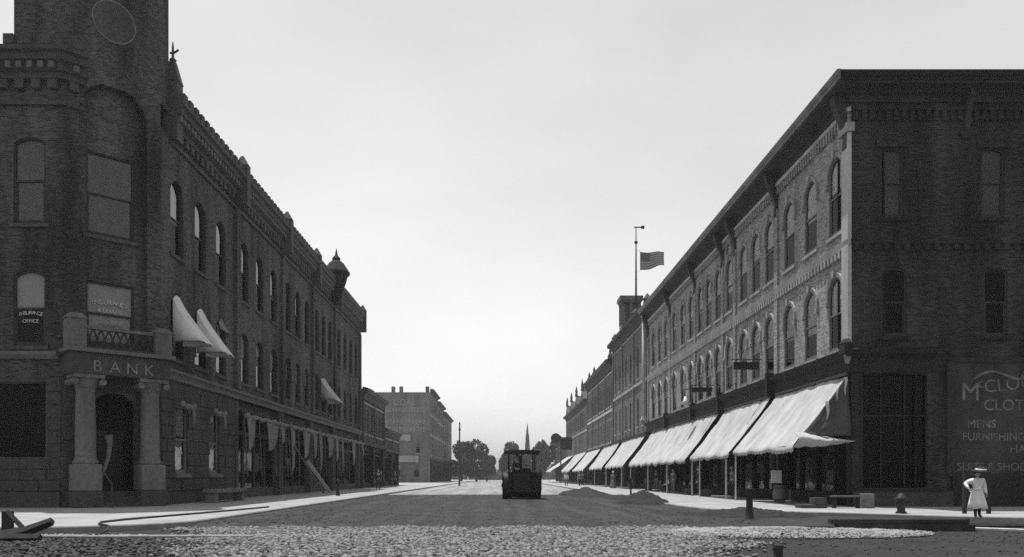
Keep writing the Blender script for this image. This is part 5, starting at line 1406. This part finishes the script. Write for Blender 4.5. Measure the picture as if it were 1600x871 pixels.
MB().tube([(0, 0.9, 1.25), (0, 4.1, 1.25)], 0.42, 20).build('boiler', 'iron_roller', rr_, RW, smooth=True)
MB().tube([(0, 4.1, 1.25), (0, 4.5, 1.25)], [0.46, 0.44], 20).build('smokebox', 'iron_roller', rr_, RW, smooth=True)
bevel(MB().box(-0.5, 0.5, -0.75, 0.2, 0.45, 1.5).build('coal_bunker', 'iron_roller', rr_, RW), 0.03)
bevel(MB().box(-0.53, 0.53, 0.22, 1.1, 0.35, 1.75).build('firebox', 'iron_roller', rr_, RW), 0.03)
for x in (-1.08, 1.08): bevel(MB().box(x - (0.03 if x < 0 else 0.0), x + (0.0 if x < 0 else 0.03), -0.6, 1.2, 0.5, 1.62).build('mudguard', 'iron_roller', rr_, RW), 0.01)
MB().tube([(0, 4.2, 1.6), (0, 4.2, 2.5), (0, 4.2, 2.56), (0, 4.2, 2.62)], [0.13, 0.12, 0.18, 0.16], 14).build('chimney', 'iron_roller', rr_, RW, smooth=True)
MB().lathe([(0.0, -0.05), (0.5, -0.05), (0.5, 0.05), (0.0, 0.05)], (0, 0), 24).build('flywheel', 'iron_roller', rr_, RW @ Matrix.Translation((-0.72, 1.5, 1.75)) @ Matrix.Rotation(R(90), 4, 'Y'))
for x in (-0.72, 0.72):
    for y in (-0.6, 2.2): MB().tube([(x, y, 0.9), (x, y, 2.66)], 0.035, 8).build('canopy_post', 'iron_roller', rr_, RW)
mb = MB()
for k in range(10):
    a0, a1 = -0.98 + 0.196 * k, -0.98 + 0.196 * (k + 1)
    def zc(x): return 2.78 - 0.06 * (x / 0.98) ** 2
    mb.add([(a0, -0.95, zc(a0)), (a1, -0.95, zc(a1)), (a1, 2.6, zc(a1)), (a0, 2.6, zc(a0)), (a0, -0.95, zc(a0) - 0.05), (a1, -0.95, zc(a1) - 0.05), (a1, 2.6, zc(a1) - 0.05), (a0, 2.6, zc(a0) - 0.05)], [(0, 1, 2, 3), (4, 7, 6, 5), (0, 4, 5, 1), (2, 6, 7, 3)])
mb.box(-0.98, -0.94, -0.95, 2.6, 2.55, 2.70).box(0.94, 0.98, -0.95, 2.6, 2.55, 2.70).box(-0.94, 0.94, -0.95, -0.91, 2.52, 2.7)
mb.build('canopy', 'iron_roller', rr_, RW)
MB().lathe([(0.16, 1.9), (0.16, 1.93)], (0.3, 0.3), 16).tube([(0.3, 0.3, 1.2), (0.3, 0.3, 1.9)], 0.02, 6).build('steering_wheel', 'iron_roller', rr_, RW)
MB().box(-0.9, 0.9, -0.95, -0.75, 0.42, 0.55).build('footplate', 'iron_roller', rr_, RW)
MB().box(-0.5, 0.5, -0.3, 0.2, 0.56, 0.6).build('driver_floor', 'iron_roller', rr_, RW)
person('driver in dark clothes standing on the road roller', RXc - 0.25, RYc - 0.15, 0.0, 1.62, z=0.72)

# ------------------------------------------------------------------ trees and the far end of the street
def tree(label, x, y, h, rx, lobes, n=5200, leaf=0.4, seed=0, name='shade_tree', trunk_h=None):
    r = np.random.default_rng(seed)
    t = thing(name, label, 'tree', (x, y, 0))
    th = trunk_h or h * 0.14
    mb = MB().tube([(x, y, -0.1), (x + 0.1, y, th * 0.6), (x, y + 0.1, th), (x + 0.1, y, h * 0.7)], [0.3, 0.24, 0.18, 0.06], 8)
    for k in range(7):
        a = r.uniform(0, 6.28); z0 = th * r.uniform(0.8, 1.3); l_ = rx * r.uniform(0.5, 0.85)
        mb.tube([(x, y, z0), (x + l_ * 0.5 * math.cos(a), y + l_ * 0.5 * math.sin(a), z0 + h * 0.14), (x + l_ * math.cos(a), y + l_ * math.sin(a), z0 + h * 0.22)], [0.12, 0.07, 0.02], 5)
    mb.build('trunk', 'bark', t)
    C = []; 
    for k in range(lobes):
        a = r.uniform(0, 6.28); q = r.uniform(0.2, 0.75) * rx
        zc = th + (h - th) * r.uniform(0.12, 0.78); C.append((q * math.cos(a), q * math.sin(a), zc, rx * r.uniform(0.32, 0.52), (h - th) * r.uniform(0.18, 0.27)))
    C.append((0, 0, th + (h - th) * 0.72, rx * 0.5, (h - th) * 0.28))
    C = np.array(C); pick = r.integers(0, len(C), n)
    d = r.standard_normal((n, 3)); d /= np.linalg.norm(d, axis=1)[:, None]
    rad = r.uniform(0.55, 1.08, n) ** 0.6
    P = np.stack([C[pick, 0] + d[:, 0] * C[pick, 3] * rad, C[pick, 1] + d[:, 1] * C[pick, 3] * rad, C[pick, 2] + d[:, 2] * C[pick, 4] * rad], 1) + np.array([x, y, 0])
    u = r.standard_normal((n, 3)); u /= np.linalg.norm(u, axis=1)[:, None]
    w = np.cross(u, r.standard_normal((n, 3))); w /= np.linalg.norm(w, axis=1)[:, None]
    s = (leaf * r.uniform(0.5, 1.1, n))[:, None]
    V = np.stack([P - u * s, P - w * s * 0.6 + u * s * 0.1, P + u * s, P + w * s * 0.6], 1).reshape(-1, 3)
    me = bpy.data.meshes.new('crown'); me.from_pydata(V.tolist(), [], np.arange(4 * n).reshape(-1, 4).tolist()); me.materials.append(M['foliage'])
    inst('crown', me, t)
tree('broad round tree at the end of the left row', -10.2, 205, 10.2, 3.9, 9, seed=1)
tree('round tree behind the utility pole, right of the broad one', -6.2, 200, 10.4, 3.6, 9, seed=2)
tree('lower tree closing the gap right of the utility pole', -4.0, 222, 7.2, 3.0, 7, seed=3)
tree('tree rising behind the left edge of the road roller', 3.1, 215, 10.6, 3.4, 9, seed=4)
tree('tree peeping out behind the right side of the road roller', 11.0, 225, 11.2, 3.4, 9, seed=5)
tree('tree nearest the end of the right row', 14.5, 205, 11.5, 3.2, 9, seed=6)
tree('small tree between the roller and the far awnings', 9.0, 245, 8.0, 3.5, 8, seed=8)
st = thing('church_spire', 'slender church spire rising behind the road roller', 'steeple', (8.6, 262, 0))
MB().frustum((8.6, 262), 1.3, 1.3, 1.3, 1.3, 0, 9.5).build('tower', 'brick_far', st)
MB().lathe([(0.85, 9.5), (0.75, 11), (0.8, 11.2), (0.62, 13.2), (0.66, 13.4), (0.05, 18.6)], (8.6, 262), 8).build('spire', 'trim_bank', st)
# far wood closing the view: one mass of leaves
n = 16000
r = np.random.default_rng(5)
P = np.stack([r.uniform(-120, 120, n), r.uniform(300, 330, n), r.uniform(0, 1, n)], 1)
P[:, 2] = P[:, 2] * (4.5 + 1.3 * np.sin(P[:, 0] * 0.35) + 0.8 * np.sin(P[:, 0] * 0.9 + 1)) - 0.3
u = r.standard_normal((n, 3)); w = np.cross(u, r.standard_normal((n, 3)))
u /= np.linalg.norm(u, axis=1)[:, None]; w /= np.linalg.norm(w, axis=1)[:, None]
s = r.uniform(0.5, 1.1, n)[:, None]
V = np.stack([P - u * s, P - w * s * 0.6, P + u * s, P + w * s * 0.6], 1).reshape(-1, 3)
me = bpy.data.meshes.new('far_wood'); me.from_pydata(V.tolist(), [], np.arange(4 * n).reshape(-1, 4).tolist()); me.materials.append(M['hill_veg'])
tag(inst('far_wood', me), 'low far wood closing the end of the street', 'wood', kind='stuff')

# ------------------------------------------------------------------ haze in the street air
m = bpy.data.materials.new('haze_air'); m.use_nodes = True; nt = m.node_tree
nt.nodes.remove(nt.nodes['Principled BSDF'])
pv = nt.nodes.new('ShaderNodeVolumePrincipled'); pv.inputs['Density'].default_value = 0.0003; pv.inputs['Color'].default_value = grey(0.95)
pv.inputs['Anisotropy'].default_value = 0.2
nt.links.new(pv.outputs[0], nt.nodes['Material Output'].inputs['Volume'])
M['haze_air'] = m
tag(MB().box(-270, 270, -40, 440, -2.0, 30.5).build('haze', 'haze_air'), 'thin haze in the street air', 'haze', kind='stuff')
